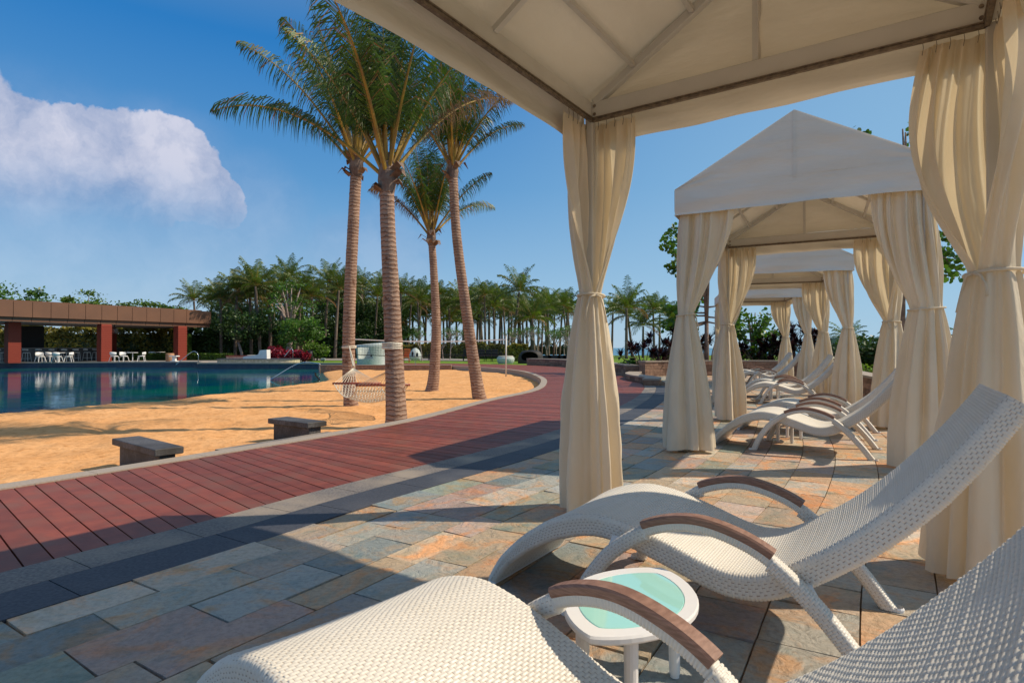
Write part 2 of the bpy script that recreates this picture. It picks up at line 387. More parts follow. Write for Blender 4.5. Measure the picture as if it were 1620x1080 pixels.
# pool water
m_, N, L, p = nodemat('pool_water')
t = N.new('ShaderNodeTexCoord')
c = mm((.0, .085, .18), (.0, .16, .15), mr(nn(.16, 3, .5), .42, .6))
c = mm(c, (.0, .03, .17), mr(nn(.22, 2, .5, .6), .50, .64))
L.new(c, p.inputs['Base Color']); p.inputs['Roughness'].default_value = .035; p.inputs['IOR'].default_value = 1.33
mp = N.new('ShaderNodeMapping'); mp.inputs['Scale'].default_value = (1.2, 2.4, 1); L.new(t.outputs['Object'], mp.inputs[0])
n = N.new('ShaderNodeTexNoise'); n.inputs['Scale'].default_value = 1.3; n.inputs['Detail'].default_value = 3; L.new(mp.outputs[0], n.inputs['Vector'])
b1 = N.new('ShaderNodeBump'); b1.inputs['Strength'].default_value = .12; b1.inputs['Distance'].default_value = .04; L.new(n.outputs[0], b1.inputs['Height'])
L.new(b1.outputs[0], p.inputs['Normal'])
M['water'] = m_
M['ledge'] = mat('ledge_tile', (.05, .20, .21), .08, .5, var=(.03, .13, .15), vscale=6)
M['sea'] = mat('sea_water', (.03, .16, .24), .25, .4, var=(.02, .12, .2), vscale=.05, bump=.5, bscale=.8, bdist=.2)
# coconut trunk: ring scars along its length
m_, N, L, p = nodemat('coconut_trunk')
t = N.new('ShaderNodeTexCoord')
w = N.new('ShaderNodeTexWave'); w.bands_direction = 'Z'; w.inputs['Scale'].default_value = 4.2; w.inputs['Distortion'].default_value = 4.0; w.inputs['Detail'].default_value = 4; w.inputs['Detail Scale'].default_value = 2.0
L.new(t.outputs['Object'], w.inputs['Vector'])
c = mm((.40, .27, .20), (.29, .195, .15), mr(nn(3, 5), .35, .65))
c = mm(c, (.17, .085, .05), mr(w.outputs[1], .80, .98))
c = mm(c, (.13, .06, .035), mr(nn(9, 6, .65), .56, .68))
L.new(c, p.inputs['Base Color']); p.inputs['Roughness'].default_value = .9; p.inputs['Specular IOR Level'].default_value = .1
mp = N.new('ShaderNodeMapping'); mp.inputs['Scale'].default_value = (30, 30, 5); L.new(t.outputs['Object'], mp.inputs[0])
n = N.new('ShaderNodeTexNoise'); n.inputs['Scale'].default_value = 1; n.inputs['Detail'].default_value = 4; L.new(mp.outputs[0], n.inputs['Vector'])
b1 = N.new('ShaderNodeBump'); b1.inputs['Strength'].default_value = .6; b1.inputs['Distance'].default_value = .010; L.new(w.outputs[1], b1.inputs['Height'])
b2 = N.new('ShaderNodeBump'); b2.inputs['Strength'].default_value = .5; b2.inputs['Distance'].default_value = .015; L.new(n.outputs[0], b2.inputs['Height'])
L.new(b1.outputs[0], b2.inputs['Normal']); L.new(b2.outputs[0], p.inputs['Normal'])
M['trunk'] = m_

# ================================================================== SETTING
WL = -0.40; SL = -0.22      # water level, sand level
pairs = [((-6.0, 1.35), (-4.35, -.15)), ((-4.93, 3.05), (-3.30, 1.60)), ((-3.93, 4.60), (-2.336, 3.16)), ((-3.54, 5.19), (-1.98, 3.70)),
         ((-2.93, 6.2), (-1.38, 4.72)), ((-2.09, 7.63), (-.22, 6.45)), ((-1.35, 9.2), (.75, 8.2)), ((-.4, 12.3), (2.15, 11.4)), ((.6, 15.), (3.25, 14.7)),
         ((1.05, 17.9), (3.95, 17.9)), ((1.17, 21.8), (4.25, 22.5)), ((.59, 27.6), (3.8, 29.0)), ((-1.03, 32), (2.5, 34.6)),
         ((-3.4, 35.3), (-.2, 38.6)), ((-7, 37.9), (-5.8, 41.8)), ((-11.2, 38.8), (-11.2, 42.9))]
EL = catmull([p[0] for p in pairs], 24); ER = catmull([p[1] for p in pairs], 24)
EL = [Vector((p[0], p[1])) for p in EL]; ER = [Vector((p[0], p[1])) for p in ER]

# far ground and sea
mb = MB(); mb.prism([(-900, -60), (900, -60), (900, 112), (-900, 112)], -1.6, -0.75)
tag(mb.build('ground', M['soil']), kind='structure')
mb = MB(); mb.add([(-5000, 100, -1.2), (5000, 100, -1.2), (5000, 5800, -1.2), (-5000, 5800, -1.2)], [(0, 1, 2, 3)])
tag(mb.build('sea', M['sea']), kind='structure')

# boardwalk planks, one crosswise board after another
def arc(P):
    s = [0.0]
    for a, b in zip(P[:-1], P[1:]): s.append(s[-1] + (b - a).length)
    return np.array(s)
mid = [(a + b) / 2 for a, b in zip(EL, ER)]; S = arc(ER); S2 = arc(EL); SM = (S + S2) / 2
def atS(P, s): return Vector((np.interp(s, SM, [q.x for q in P]), np.interp(s, SM, [q.y for q in P])))
mb = MB(); s = 0.0; k = 0
while s < SM[-1] - .3:
    w = .130; a0, b0 = atS(EL, s), atS(ER, s); a1, b1 = atS(EL, s + w - .009), atS(ER, s + w - .009)
    t_ = .78 + .38 * rnd.random(); z = rnd.uniform(-.0015, .0015)
    d = (b0 - a0).normalized()
    vs = [(a0.x, a0.y, z), (b0.x, b0.y, z), (b1.x, b1.y, z), (a1.x, a1.y, z)]
    vs += [(v[0], v[1], -.03) for v in vs]
    mb.add(vs, [(0, 1, 2, 3), (0, 4, 5, 1), (1, 5, 6, 2), (2, 6, 7, 3), (3, 7, 4, 0)], 0, t_); s += w; k += 1
o = mb.build('boardwalk', M['plank'], tint=True); tag(o, kind='structure')
def strip(P, d0, d1, z, mats, name, tile=None, i0=0, i1=None, zb=None, kind='structure', gap=.006, tint=False):
    """ribbon along polyline P between two offsets; tile = joint spacing"""
    A = offset(P, d0); B = offset(P, d1); i1 = i1 or len(P) - 1
    s_ = arc(P); mb = MB(); zb = z - .03 if zb is None else zb
    ss = s_[i0]; e = s_[i1]
    def pt(Q, s): return (np.interp(s, s_, [q.x for q in Q]), np.interp(s, s_, [q.y for q in Q]))
    while ss < e - .05:
        w = min((tile or .4) * rnd.uniform(.9, 1.1), e - ss); n = 3
        for j in range(n):
            u0 = ss + (w - gap) * j / n; u1 = ss + (w - gap) * (j + 1) / n
            a, b, c_, d_ = pt(A, u0), pt(B, u0), pt(B, u1), pt(A, u1)
            vs = [(*a, z), (*b, z), (*c_, z), (*d_, z), (*a, zb), (*b, zb), (*c_, zb), (*d_, zb)]
            fs = [(0, 1, 2, 3), (1, 5, 6, 2), (3, 7, 4, 0)]
            fs = [f for f in fs]
            if j == 0: fs.append((0, 4, 5, 1))
            if j == n - 1: fs.append((2, 6, 7, 3))
            mb.add(vs, fs, 0, rnd.uniform(.85, 1.1) if j == 0 else mb.t[-1])
        ss += w
    o = mb.build(name, mats, tint=tint)
    return tag(o, kind=kind)
strip(EL, -.20, -.003, .012, M['granite'], 'kerb', tile=.9, zb=-.7, gap=.004)
s0 = [i for i, p in enumerate(ER) if p.y < 17.2][-1]
strip(ER, .004, .312, .002, M['greygranite'], 'granite_edging', tile=.62, i1=s0)
strip(ER, .318, .648, .003, M['darkgranite'], 'basalt_band', tile=.75, i1=s0)
mb = MB()
n = len(EL)
mb.add([(p.x, p.y, -.02) for p in EL] + [(p.x, p.y, -.02) for p in ER], [(i, n + i, n + i + 1, i + 1) for i in range(n - 1)])
tag(mb.build('boardwalk_base', M['under']), kind='structure')
# small stone ledge on the sand side between the two benches
strip(EL, -.52, -.204, -.03, M['greygranite'], 'granite_ledge', tile=.8, i0=[i for i, p in enumerate(EL) if p.y > 6.3][0], i1=[i for i, p in enumerate(EL) if p.y > 7.7][0], zb=-.5)

# quartzite paving: rows that follow the curve of the boardwalk
pal_cool = [(.21, .27, .27), (.18, .24, .26), (.26, .28, .22), (.33, .28, .24), (.36, .26, .24), (.30, .31, .32), (.37, .38, .34), (.20, .27, .23)]
pal_warm = [(.47, .36, .24), (.54, .43, .31), (.40, .39, .35), (.52, .32, .18), (.50, .38, .33), (.36, .39, .38), (.57, .49, .40), (.44, .33, .24)]
PR = [p for p in resample(ER[:[i for i, p in enumerate(ER) if p.y < 23][-1]], .08)]
# the paved terrace keeps its gentle arc where the boardwalk swings left
arcp = []
a_ = R(36); pos = Vector((-5.1, -1.2)); 
cen = [Vector((-5.4, -1.0)), Vector((-3.75, 1.15)), Vector((-2.41, 3.05)), Vector((-1.38, 4.72)), Vector((-.22, 6.45)), Vector((.75, 8.2)), Vector((2.15, 11.4)), Vector((3.25, 14.7)), Vector((4.1, 18.2)), Vector((4.75, 22.4)), Vector((5.1, 26))]
PR = resample([Vector((q[0], q[1])) for q in catmull(cen, 24)], .05)
s_ = arc(PR); mb = MB(); off = .655; row = 0
tg = []
while off < 11:
    w = rnd.uniform(.20, .30) if off < 2.6 else rnd.uniform(.27, .38)
    A = offset(PR, off); B = offset(PR, off + w - .007)
    Ax = np.array([q.x for q in A]); Ay = np.array([q.y for q in A]); Bx = np.array([q.x for q in B]); By = np.array([q.y for q in B])
    ss = rnd.uniform(0, .4)
    while ss < s_[-1] - .8:
        l = rnd.uniform(.34, .64) if off < 2.6 else rnd.uniform(.28, .52)
        j0 = [rnd.uniform(-.012, .012) for _ in range(2)]
        n_ = 3; z = rnd.uniform(-.003, .003); tz = rnd.uniform(-.003, .003)
        us = np.linspace(ss, ss + l - .008, n_ + 1)
        ja = np.array([rnd.uniform(-.004, .004) for _ in us]); jb = np.array([rnd.uniform(-.004, .004) for _ in us])
        va = [(float(np.interp(u, s_, Ax)), float(np.interp(u, s_, Ay)), z + tz) for u in us]
        vb = [(float(np.interp(u, s_, Bx)), float(np.interp(u, s_, By)), z - tz) for u in us]
        va = [(x + j, y + j, q) for (x, y, q), j in zip(va, ja)]; vb = [(x + j, y + j, q) for (x, y, q), j in zip(vb, jb)]
        wp = max(0, min(1, (off - .9) / 1.8))  # cooler slabs near the boardwalk: stone colour, partly shade put into the tint
        pc = (pal_warm if rnd.random() < wp * .68 + .26 else pal_cool)[rnd.randrange(8)]
        g = rnd.uniform(.85, 1.15); pc = tuple(min(.8, (x * .74 + y_ * .26) * g) for x, y_ in zip(pc, (.38, .325, .25)))
        top = va + vb; nb = len(top)
        top2 = top + [(x, y, -.02) for x, y, q in top]
        fs = []
        m1 = n_ + 1
        for i in range(n_): fs.append((i, m1 + i, m1 + i + 1, i + 1))
        for i in range(n_): fs.append((i + 1, nb + i + 1, nb + i, i)); fs.append((m1 + i, nb + m1 + i, nb + m1 + i + 1, m1 + i + 1))
        fs.append((0, nb, nb + m1, m1)); fs.append((n_, m1 + n_, nb + m1 + n_, nb + n_))
        mb.add(top2, fs, 0, pc); ss += l
    off += w; row += 1
o = mkmesh('stone_paving', mb.v, mb.f, M['slab'], tint=mb.t); tag(o, kind='structure')
A = offset(PR, .3); B = offset(PR, 11.2); n = len(A); mb = MB()
mb.add([(p.x, p.y, -.012) for p in A] + [(p.x, p.y, -.012) for p in B], [(i, n + i, n + i + 1, i + 1) for i in range(0, n - 1)])
tag(mb.build('paving_bed', M['grout']), kind='structure')

# pool outline and sand with its slope into the water
POOL = [(-60, 9.0), (-30, 9.6), (-16, 10.9), (-10.9, 12.5), (-9.63, 14.7), (-9.2, 16.8), (-8.8, 19.9), (-8.3, 22.5), (-8.0, 24.4), (-8.5, 27.4), (-10.0, 31.5), (-11.4, 35.5),
        (-11.6, 41), (-17.2, 41.6), (-22.3, 41.9), (-23.6, 45.2), (-30, 44.6), (-37, 43.4), (-60, 42)]
poly = np.array(POOL)
def pdist(x, y):
    """signed distance to the pool outline, negative inside; numpy arrays"""
    inside = np.zeros(x.shape, bool); dm = np.full(x.shape, 1e9)
    n = len(poly)
    for i in range(n):
        x0, y0 = poly[i]; x1, y1 = poly[(i + 1) % n]
        dx, dy = x1 - x0, y1 - y0
        t = np.clip(((x - x0) * dx + (y - y0) * dy) / (dx * dx + dy * dy), 0, 1)
        dm = np.minimum(dm, np.hypot(x - x0 - t * dx, y - y0 - t * dy))
        cond = ((y0 > y) != (y1 > y)) & (x < (x1 - x0) * (y - y0) / (y1 - y0 + 1e-12) + x0)
        inside ^= cond
    return np.where(inside, -dm, dm)
rs = np.random.RandomState(3)
def vnoise(x, y, sc, seed):
    r = np.random.RandomState(seed); T = r.rand(256, 256)
    u = x * sc; v = y * sc; i = np.floor(u).astype(int); j = np.floor(v).astype(int); fu = u - i; fv = v - j
    fu = fu * fu * (3 - 2 * fu); fv = fv * fv * (3 - 2 * fv)
    g = lambda a, b: T[a % 256, b % 256]
    return (g(i, j) * (1 - fu) + g(i + 1, j) * fu) * (1 - fv) + (g(i, j + 1) * (1 - fu) + g(i + 1, j + 1) * fu) * fv
ys = np.concatenate([np.arange(1, 18, .06), np.arange(18, 35.2, .12)])
xs = np.concatenate([np.arange(-34, -14, .4), np.arange(-14, 2.6, .07)])
GX, GY = np.meshgrid(xs, ys)
dp = pdist(GX, GY)
Z = SL + (vnoise(GX, GY, .8, 1) - .5) * .05 + (vnoise(GX, GY, 2.6, 2) - .5) * .035 + (vnoise(GX, GY, 7.5, 4) - .5) * .022
sl_ = np.clip(dp / 1.0, -1, 1)
Z = np.where(dp < 1.0, np.where(dp > 0, WL + .012 + (Z - WL) * (np.clip(dp, 0, 1) ** .7), WL - .0 + np.clip(dp, -1, 0) * .6), Z)
# keep the sheet under the boardwalk well below it
px_ = np.array([p.x for p in EL]); py_ = np.array([p.y for p in EL])
srt = np.argsort(py_); lim = np.interp(GY, py_[srt], px_[srt])
Z = np.where((GX > lim - .1) & (GY < 30), np.minimum(Z, -.26), Z)
o = gridmesh('sand', np.stack([GX, GY, Z], -1), M['sand']); tag(o, kind='structure')
mb = MB(); mb.add([(x, y, WL) for x, y in POOL], [tuple(range(len(POOL)))])
tag(mb.build('pool_water', M['water']), kind='structure')
for d0, d1, z_, mt_, nm_ in ((.02, .42, .004, 'ledge', 'pool_ledge'), (.42, .50, .006, 'under', 'pool_ledge_edge')):
    Q = [Vector((q[0], q[1])) for q in catmull([Vector(p) for p in POOL[0:12]], 8)]; A = offset(Q, -d0); B = offset(Q, -d1); mb = MB(); n = len(A)
    mb.add([(p.x, p.y, WL + z_) for p in A] + [(p.x, p.y, WL + z_) for p in B], [(i, i + 1, n + i + 1, n + i) for i in range(n - 1)]); tag(mb.build(nm_, M[mt_]), kind='structure')
# far pool wall and deck
far = [Vector(p) for p in POOL[12:]]
def ribbon(P, z0, z1, mt, name):
    mb = MB(); n = len(P)
    mb.add([(p[0], p[1], z0) for p in P] + [(p[0], p[1], z1) for p in P], [(i, i + 1, n + i + 1, n + i) for i in range(n - 1)])
    return tag(mb.build(name, mt), kind='structure')
ribbon([(-11.6, 40.9)] + [tuple(p) for p in far[0:]], -1.3, -.04, M['tile'], 'pool_wall')
mb = MB(); mb.prism([(-11.5, 41.0)] + [(p.x, p.y) for p in far] + [(-60, 75), (-22, 75), (-17, 50), (-16.6, 42.4), (-11.5, 41.6)], -.6, -.0)
tag(mb.build('pool_deck', M['pave']), kind='structure')
mb = MB()
P2 = [(-11.6, 41)] + [(p.x, p.y) for p in far[1:]]
for a, b in zip(P2[:-1], P2[1:]): mb.beam((a[0], a[1] + .1, -.0), (b[0], b[1] + .1, -.0), .34, .09)
tag(mb.build('pool_coping', M['granite']), kind='structure')
# lawn beyond the sand, with its low retaining wall, and lawn/planting to the right
mb = MB()
mb.prism([(-11.2, 41.2), (-11.2, 35.3), (-3.6, 35.2), (-3.0, 35.6), (1.5, 38), (3.4, 34.2), (5.0, 28), (5.8, 25.4), (12, 25), (13, 20), (9.2, 10), (6.8, 5), (5.4, 1), (5.4, -8), (90, -8), (90, 88), (-60, 88), (-60, 74), (-21.5, 74), (-16.8, 50), (-16.4, 42.7), (-11.3, 41.7)], -.70, -.03)
tag(mb.build('lawn', M['lawn']), kind='structure')
mb = MB(); mb.beam((-11.5, 35.12, -.33), (-3.6, 35.05, -.33), .3, .75, mi=0); 
mb.beam((-11.5, 35.12, .065), (-3.6, 35.05, .065), .36, .035, mi=1)
tag(mb.build('garden_wall', [M['wallstone'], M['granite']], tint=True), 'low stone edging wall between the far end of the sand and the lawn', 'wall')
mb = MB(); mb.prism([(-30, 52), (-18, 51.5), (-8, 51), (-3, 49), (-3, 56), (-9, 62), (-18, 66), (-30, 66)], -.02, .012)
tag(mb.build('path', M['pave']), kind='structure')

# ================================================================== CABANAS
W = 2.12; DP = 3.10; BB = 2.64; EAVE = 2.78; RIDGE = 3.42; VAL = 2.50; OV = .09
CAB = []   # (front-left corner, theta)
A1 = Vector((.535, 3.98)); th1 = R(34.5)
DPS = [3.40, DP, DP, DP]
CAB.append((A1 - DPS[0] * Vector((math.sin(th1), math.cos(th1))), th1))
CAB.append((Vector((1.856, 6.28)), R(28)))
CAB.append((Vector((4.15, 11.47)), R(20.5)))
CAB.append((Vector((6.19, 16.9)), R(14.5)))
def frame_parts(root, DP):
    """local axes: x across (0..W), y in depth (0..DP)"""
    for x in (0, W):
        for y in (0, DP):
            mb = MB(); mb.box((x, y, BB / 2), (.05, .05, BB), bev=.006); mb.build('post', M['frame'], root)
            mb = MB(); mb.box((x, y, .008), (.15, .15, .016), bev=.003)
            for a in (-.05, .05):
                for b in (-.05, .05): mb.lathe((x + a, y + b, .016), [(0.010, 0), (.010, .008), (0, .008)], 8)
            mb.build('base_plate', M['darkmetal'], root)
    for (a, b) in (((0, 0), (W, 0)), ((0, DP), (W, DP))):
        mb = MB(); mb.beam((a[0], a[1], BB + .0575), (b[0], b[1], BB + .0575), .045, .115, bev=.006); mb.build('beam', M['frame'], root)
    for x in (0, W):
        mb = MB(); mb.beam((x, .026, BB + .0575), (x, DP - .026, BB + .0575), .045, .115, bev=.006); mb.build('beam', M['frame'], root)
    for y in (0.0, DP):
        for sx in (0, 1):
            x0, x1 = (0.0, W / 2 - .02) if sx == 0 else (W, W / 2 + .02)
            mb = MB(); mb.beam((x0 + (.03 if sx == 0 else -.03), y, EAVE - .03), (x1, y, RIDGE - .05), .05, .055, bev=.005); mb.build('gable_rafter', M['frame'], root)
        mb = MB(); mb.beam((W / 2, y, BB + .116), (W / 2, y, RIDGE - .065), .032, .032, up=(0, 1, 0)); mb.build('king_strut', M['frame'], root)
    for t_ in (1 / 3, 2 / 3):
        for sx in (0, 1):
            x0 = 0.02 if sx == 0 else W - .02
            mb = MB(); mb.beam((x0, DP * t_, EAVE - .035), (W / 2 + (-.02 if sx == 0 else .02), DP * t_, RIDGE - .055), .035, .03); mb.build('rafter', M['frame'], root)
    mb = MB(); mb.beam((W / 2, .03, RIDGE - .055), (W / 2, DP - .03, RIDGE - .055), .045, .05); mb.build('ridge_beam', M['frame'], root)
    for fr in (.30, .66):
        for sx in (0, 1):
            x = fr * W / 2 if sx == 0 else W - fr * W / 2; z = EAVE + (RIDGE - EAVE) * fr - .052
            mb = MB(); mb.beam((x, .03, z + .005), (x, DP - .03, z + .005), .03, .028); mb.build('purlin', M['frame'], root)
    # dark curtain track slung under each beam
    e = .02
    for a, b in (((e, e), (W - e, e)), ((e, DP - e), (W - e, DP - e)), ((e, e), (e, DP - e)), ((W - e, e), (W - e, DP - e))):
        mb = MB(); mb.beam((*a, BB - .012), (*b, BB - .012), .022, .018)
        mb.beam((a[0], a[1], BB + .002), (b[0], b[1], BB + .002), .034, .007); mb.build('curtain_rail', M['darkmetal'], root)
    for x, sx in ((0, 1), (W, -1)):
        for y, sy in ((0, 1), (DP, -1)):
            for dz in (.03, .085):
                mb = MB(); mb.lathe((0, 0, 0), [(0, .006), (.009, .006), (.011, 0)], 10)
                mb.v = [(x + sx * .04 + v[0], y + sy * (.0235 + v[2]), BB + dz + v[1]) for v in mb.v]
                mb.build('bolt', M['darkmetal'], root)
def canopy(root, seed, DP):
    r = random.Random(seed)
    # roof slopes
    e0 = -OV; e1 = W + OV; y0 = -OV; y1 = DP + OV; V = []; Fc = []
    ph = [r.uniform(0, 6.3) for _ in range(6)]
    def sag(x, y, a=.012): return a * (math.sin(x * 5.1 + ph[0]) * math.sin(y * 4.1 + ph[1]) + .5 * math.sin(x * 11 + y * 7 + ph[2]))
    nx, ny = 28, 24
    P = np.zeros((ny + 1, nx + 1, 3))
    for j in range(ny + 1):
        for i in range(nx + 1):
            x = e0 + (e1 - e0) * i / nx; y = y0 + (y1 - y0) * j / ny
            f = 1 - abs(x - W / 2) / (W / 2 + OV); z = EAVE + (RIDGE - EAVE) * f
            ed = min(1, f * 4) * min(1, (1 - f) * 5); s3 = abs(math.sin(math.pi * 3 * (y - y0) / (y1 - y0)))
            P[j, i] = (x, y, z - ed * (.012 + .018 * s3) + ed * sag(x, y, .004))
    gridmesh('canopy_roof', P, M['canvas'], root, smooth=True)
    for y, s in ((y0, -1), (y1, 1)):
        P = np.zeros((9, nx + 1, 3))
        for j in range(9):
            for i in range(nx + 1):
                x = e0 + (e1 - e0) * i / nx; f = 1 - abs(x - W / 2) / (W / 2 + OV); t = j / 8
                P[j, i] = (x, y + s * (.002 + sag(x, t * 3, .008) * t * (1 - t) * 4), EAVE + (RIDGE - EAVE) * f * t)
        gridmesh('gable_panel', P, M['canvas'], root)
        mb = MB(); mb.beam((W / 2, y + s * .006, EAVE - .02), (W / 2, y + s * .006, RIDGE - .01), .024, .004, up=(0, 1, 0)); mb.build('seam', M['canvas'], root)
    # hanging valance on four sides: soft wrinkles and a hem
    def val(a, b, s):
        a = Vector(a); b = Vector(b); d = (b - a); L_ = d.length; d.normalize(); nrm_ = Vector((d.y, -d.x)); n_ = 60
        rows = [0, .1, .25, .4, .55, .7, .82, .9, .93, 1.0]
        P = np.zeros((len(rows), n_ + 1, 3)); q = [r.uniform(0, 6.3) for _ in range(4)]
        for j, t in enumerate(rows):
            for i in range(n_ + 1):
                u = i / n_; k = math.sin(math.pi * u)
                w = (math.sin(u * 9 + q[0] + t * 3) * .010 + math.sin(t * 9 + u * 3 + q[1]) * .008 + math.sin(u * 31 + t * 5 + q[2]) * .003) * min(1, 3 * k) * (.3 + t)
                hem = .004 if .88 < t < .95 else 0
                p_ = a + d * (u * L_) + nrm_ * (w + .004 + .012 * t * min(1, 4 * k) - hem)
                z = EAVE - t * (EAVE - VAL) + .010 * math.sin(u * math.pi) * t + .003 * math.sin(u * 22 + q[3]) * t
                P[j, i] = (p_.x, p_.y, z)
        gridmesh('valance', P, M['canvas'], root)
    val((e0, y0), (e1, y0), 1); val((e1, y0), (e1, y1), 1); val((e1, y1), (e0, y1), 1); val((e0, y1), (e0, y0), 1)
cab_names = ['cream canvas cabana overhead, nearest the viewer, over the two large loungers', 'white gabled canvas cabana standing second in the row past the nearest one',
             'third cream canvas cabana in the row, between the second and the farthest', 'farthest small-looking canvas cabana at the end of the row by the brick wall']
proto = None; ROOTS = []
for i, (c0, th) in enumerate(CAB):
    if i < 2:
        root = thing('cabana', cab_names[i], 'cabana', (c0.x, c0.y, 0), -th, 'canvas cabanas in a row on the terrace'); frame_parts(root, DPS[i]); proto_ch = list(kids(root)); proto = root
    else:
        root = proto.copy(); COL.objects.link(root); place(root, (c0.x, c0.y, 0), -th, cab_names[i])
        for ch in proto_ch:
            k_ = ch.copy(); COL.objects.link(k_); k_.parent = root
    ROOTS.append(root)
for i, r_ in enumerate(ROOTS): canopy(r_, 20 + i, DPS[i])

def curtain(corner, i1, i2, label, a=.36, b=.36, seed=0, rw=.075, rb=.235, bulge=(.05, .05), tie=1.45, cen=.0, cenb=.035, ztop=2.615):
    """two drapes hung on the rails either side of a post and gathered by one cord"""
    r = random.Random(seed)
    root = thing('curtain', label, 'curtain', (corner.x, corner.y, 0), 0, 'tied cream cabana curtains')
    hb = .035
    for side in (0, 1):
        nv, nu = 74, 150
        P = np.zeros((nv, nu, 3)); nf = r.choice([3.6, 4.2, 4.8]); q = [r.uniform(0, 6.3) for _ in range(8)]
        L_ = a if side == 0 else b; ii = i1 if side == 0 else i2; jj = i2 if side == 0 else i1; bu = bulge[side]
        u = np.linspace(0, 1, nu)
        uw = u + .030 * np.sin(2 * np.pi * 1.7 * u + q[0]) + .018 * np.sin(2 * np.pi * 3.1 * u + q[1])
        ang = (math.pi / 4 - math.pi * 1.06 * u) if side == 0 else (math.pi / 4 + math.pi * 1.06 * u)
        cx = np.cos(ang); sy = np.sin(ang)          # in (i1, i2) frame
        e1 = np.array([i1.x, i1.y]); e2 = np.array([i2.x, i2.y])
        rad = cx[:, None] * e1 + sy[:, None] * e2
        vv = np.concatenate([np.linspace(0, .45, 34), np.linspace(.455, 1, 40)])
        for j, v in enumerate(vv):
            h = ztop - (ztop - hb) * v
            if h >= tie:
                t = (ztop - h) / (ztop - tie)
                top = (L_ * (1 - u) - .045 * u)[:, None] * np.array([ii.x, ii.y]) - .036 * np.array([jj.x, jj.y])
                wa = (cen * (e1 + e2)) + rw * rad
                w = (3 * t * t - 2 * t ** 3) * .55 + t ** 2.4 * .45
                p_ = top * (1 - w) + wa * w
                bil = math.sin(math.pi * min(1, t * 1.02)) ** 1.2
                fn = np.array([-jj.x, -jj.y]) * (1 - w) + rad * w
                p_ = p_ + bil * bu * (np.array([ii.x, ii.y]) * (1 - u[:, None]) * .9 + fn * .35)
                amp = .020 + .034 * math.sin(math.pi * t) ; amp *= (1 - .72 * t ** 3)
                if t < .03: amp = .016
                ph = q[2] + 1.1 * math.sin(t * 2.2 + q[3]) * .6
            else:
                t2 = (tie - h) / (tie - hb)
                k = 1 - (1 - t2) ** 2.0; k = .62 * k + .38 * t2 ** .75
                rr = rw + (rb - rw) * k
                oc = cen + (cenb - cen) * t2
                wob = 1 + .10 * np.sin(ang * 2 + q[4]) * t2
                p_ = oc * (e1 + e2) + (rr * wob)[:, None] * rad
                fn = rad; amp = .014 + .030 * min(1, t2 * 2.0)
                ph = q[2] + 1.1 * math.sin(2.2 + q[3]) * .6 + .5 * math.sin(t2 * 2.4 + q[5]) - .5 * math.sin(q[5])
            s1 = np.sin(2 * np.pi * nf * uw + ph)
            fold = np.sign(s1) * np.abs(s1) ** .8 + .30 * np.sin(2 * np.pi * nf * 2.3 * uw + q[6] + v * 3) * (1 - .4 * v) + .45 * np.sin(2 * np.pi * 1.7 * uw + q[7] + v * 1.5)
            fold = fold * (.78 + .5 * vnoise(u * 5 + seed, np.full(nu, v * 3.0), 1.0, seed)) + .40 * (vnoise(u * 7 + v * 3, np.full(nu, v * 9.0 + side * 7), 1.0, seed + 1) - .5) + .22 * (vnoise(u * 14 - v * 10, np.full(nu, v * 14.0), 1.0, seed + 2) - .5)
            if h >= tie: fold = fold * (1 - .25 * math.sin(math.pi * t))
            env = np.minimum(1, np.minimum(u, 1 - u) * 14) * .8 + .2
            p_ = p_ + fn * (amp * fold * env)[:, None]
            P[j, :, 0] = p_[:, 0]; P[j, :, 1] = p_[:, 1]
            zz = h + (0 if v > 0 else .0)
            P[j, :, 2] = zz + (.012 * np.sin(2 * np.pi * nf * uw + ph) * (v < .02)) + ((v > .985) * .012 * np.sin(2 * np.pi * 1.3 * u + q[1]))
        gridmesh('drape', P, M['drape'], root)
    mb = MB(); c = cen * (i1 + i2); n_ = 22
    pts = [(c.x + (rw + .020) * math.cos(2 * math.pi * k / n_), c.y + (rw + .020) * math.sin(2 * math.pi * k / n_), tie + .010 * math.sin(2 * math.pi * k / n_ + seed)) for k in range(n_ + 1)]
    mb.tube(pts, .0085, 6)
    d = (i1 + i2).normalized(); kx = c + d * (rw + .024)
    for sg in (-1, 1):
        pd = Vector((d.y, -d.x)) * sg
        ln = r.uniform(.10, .22)
        mb.tube([(kx.x, kx.y, tie), (kx.x + pd.x * .035, kx.y + pd.y * .035, tie - .012), (kx.x + pd.x * .06, kx.y + pd.y * .06, tie - ln * .5), (kx.x + pd.x * .075 + d.x * .01, kx.y + pd.y * .075 + d.y * .01, tie - ln)], [.009, .007, .006, .006], 6)
    mb.build('tie_cord', M['drape'], root, smooth=True)
    # pinch hooks on the rail
    for (ii, L_, jj) in ((i1, a, i2), (i2, b, i1)):
        for k in range(5):
            f_ = .05 + (L_ - .06) * k / 4; p = ii * f_ - jj * .01; mb = MB()
            mb.tube([(p.x, p.y, ztop + .02), (p.x + .004, p.y, ztop - .01), (p.x, p.y + .004, ztop - .045)], .0018, 4)
            mb.build('curtain_hook', M['darkmetal'], root)
    return root
lab = [['back left post', 'back right post', 'front left post', 'front right post']]
nm = ['nearest cabana', 'second cabana', 'third cabana', 'farthest cabana']
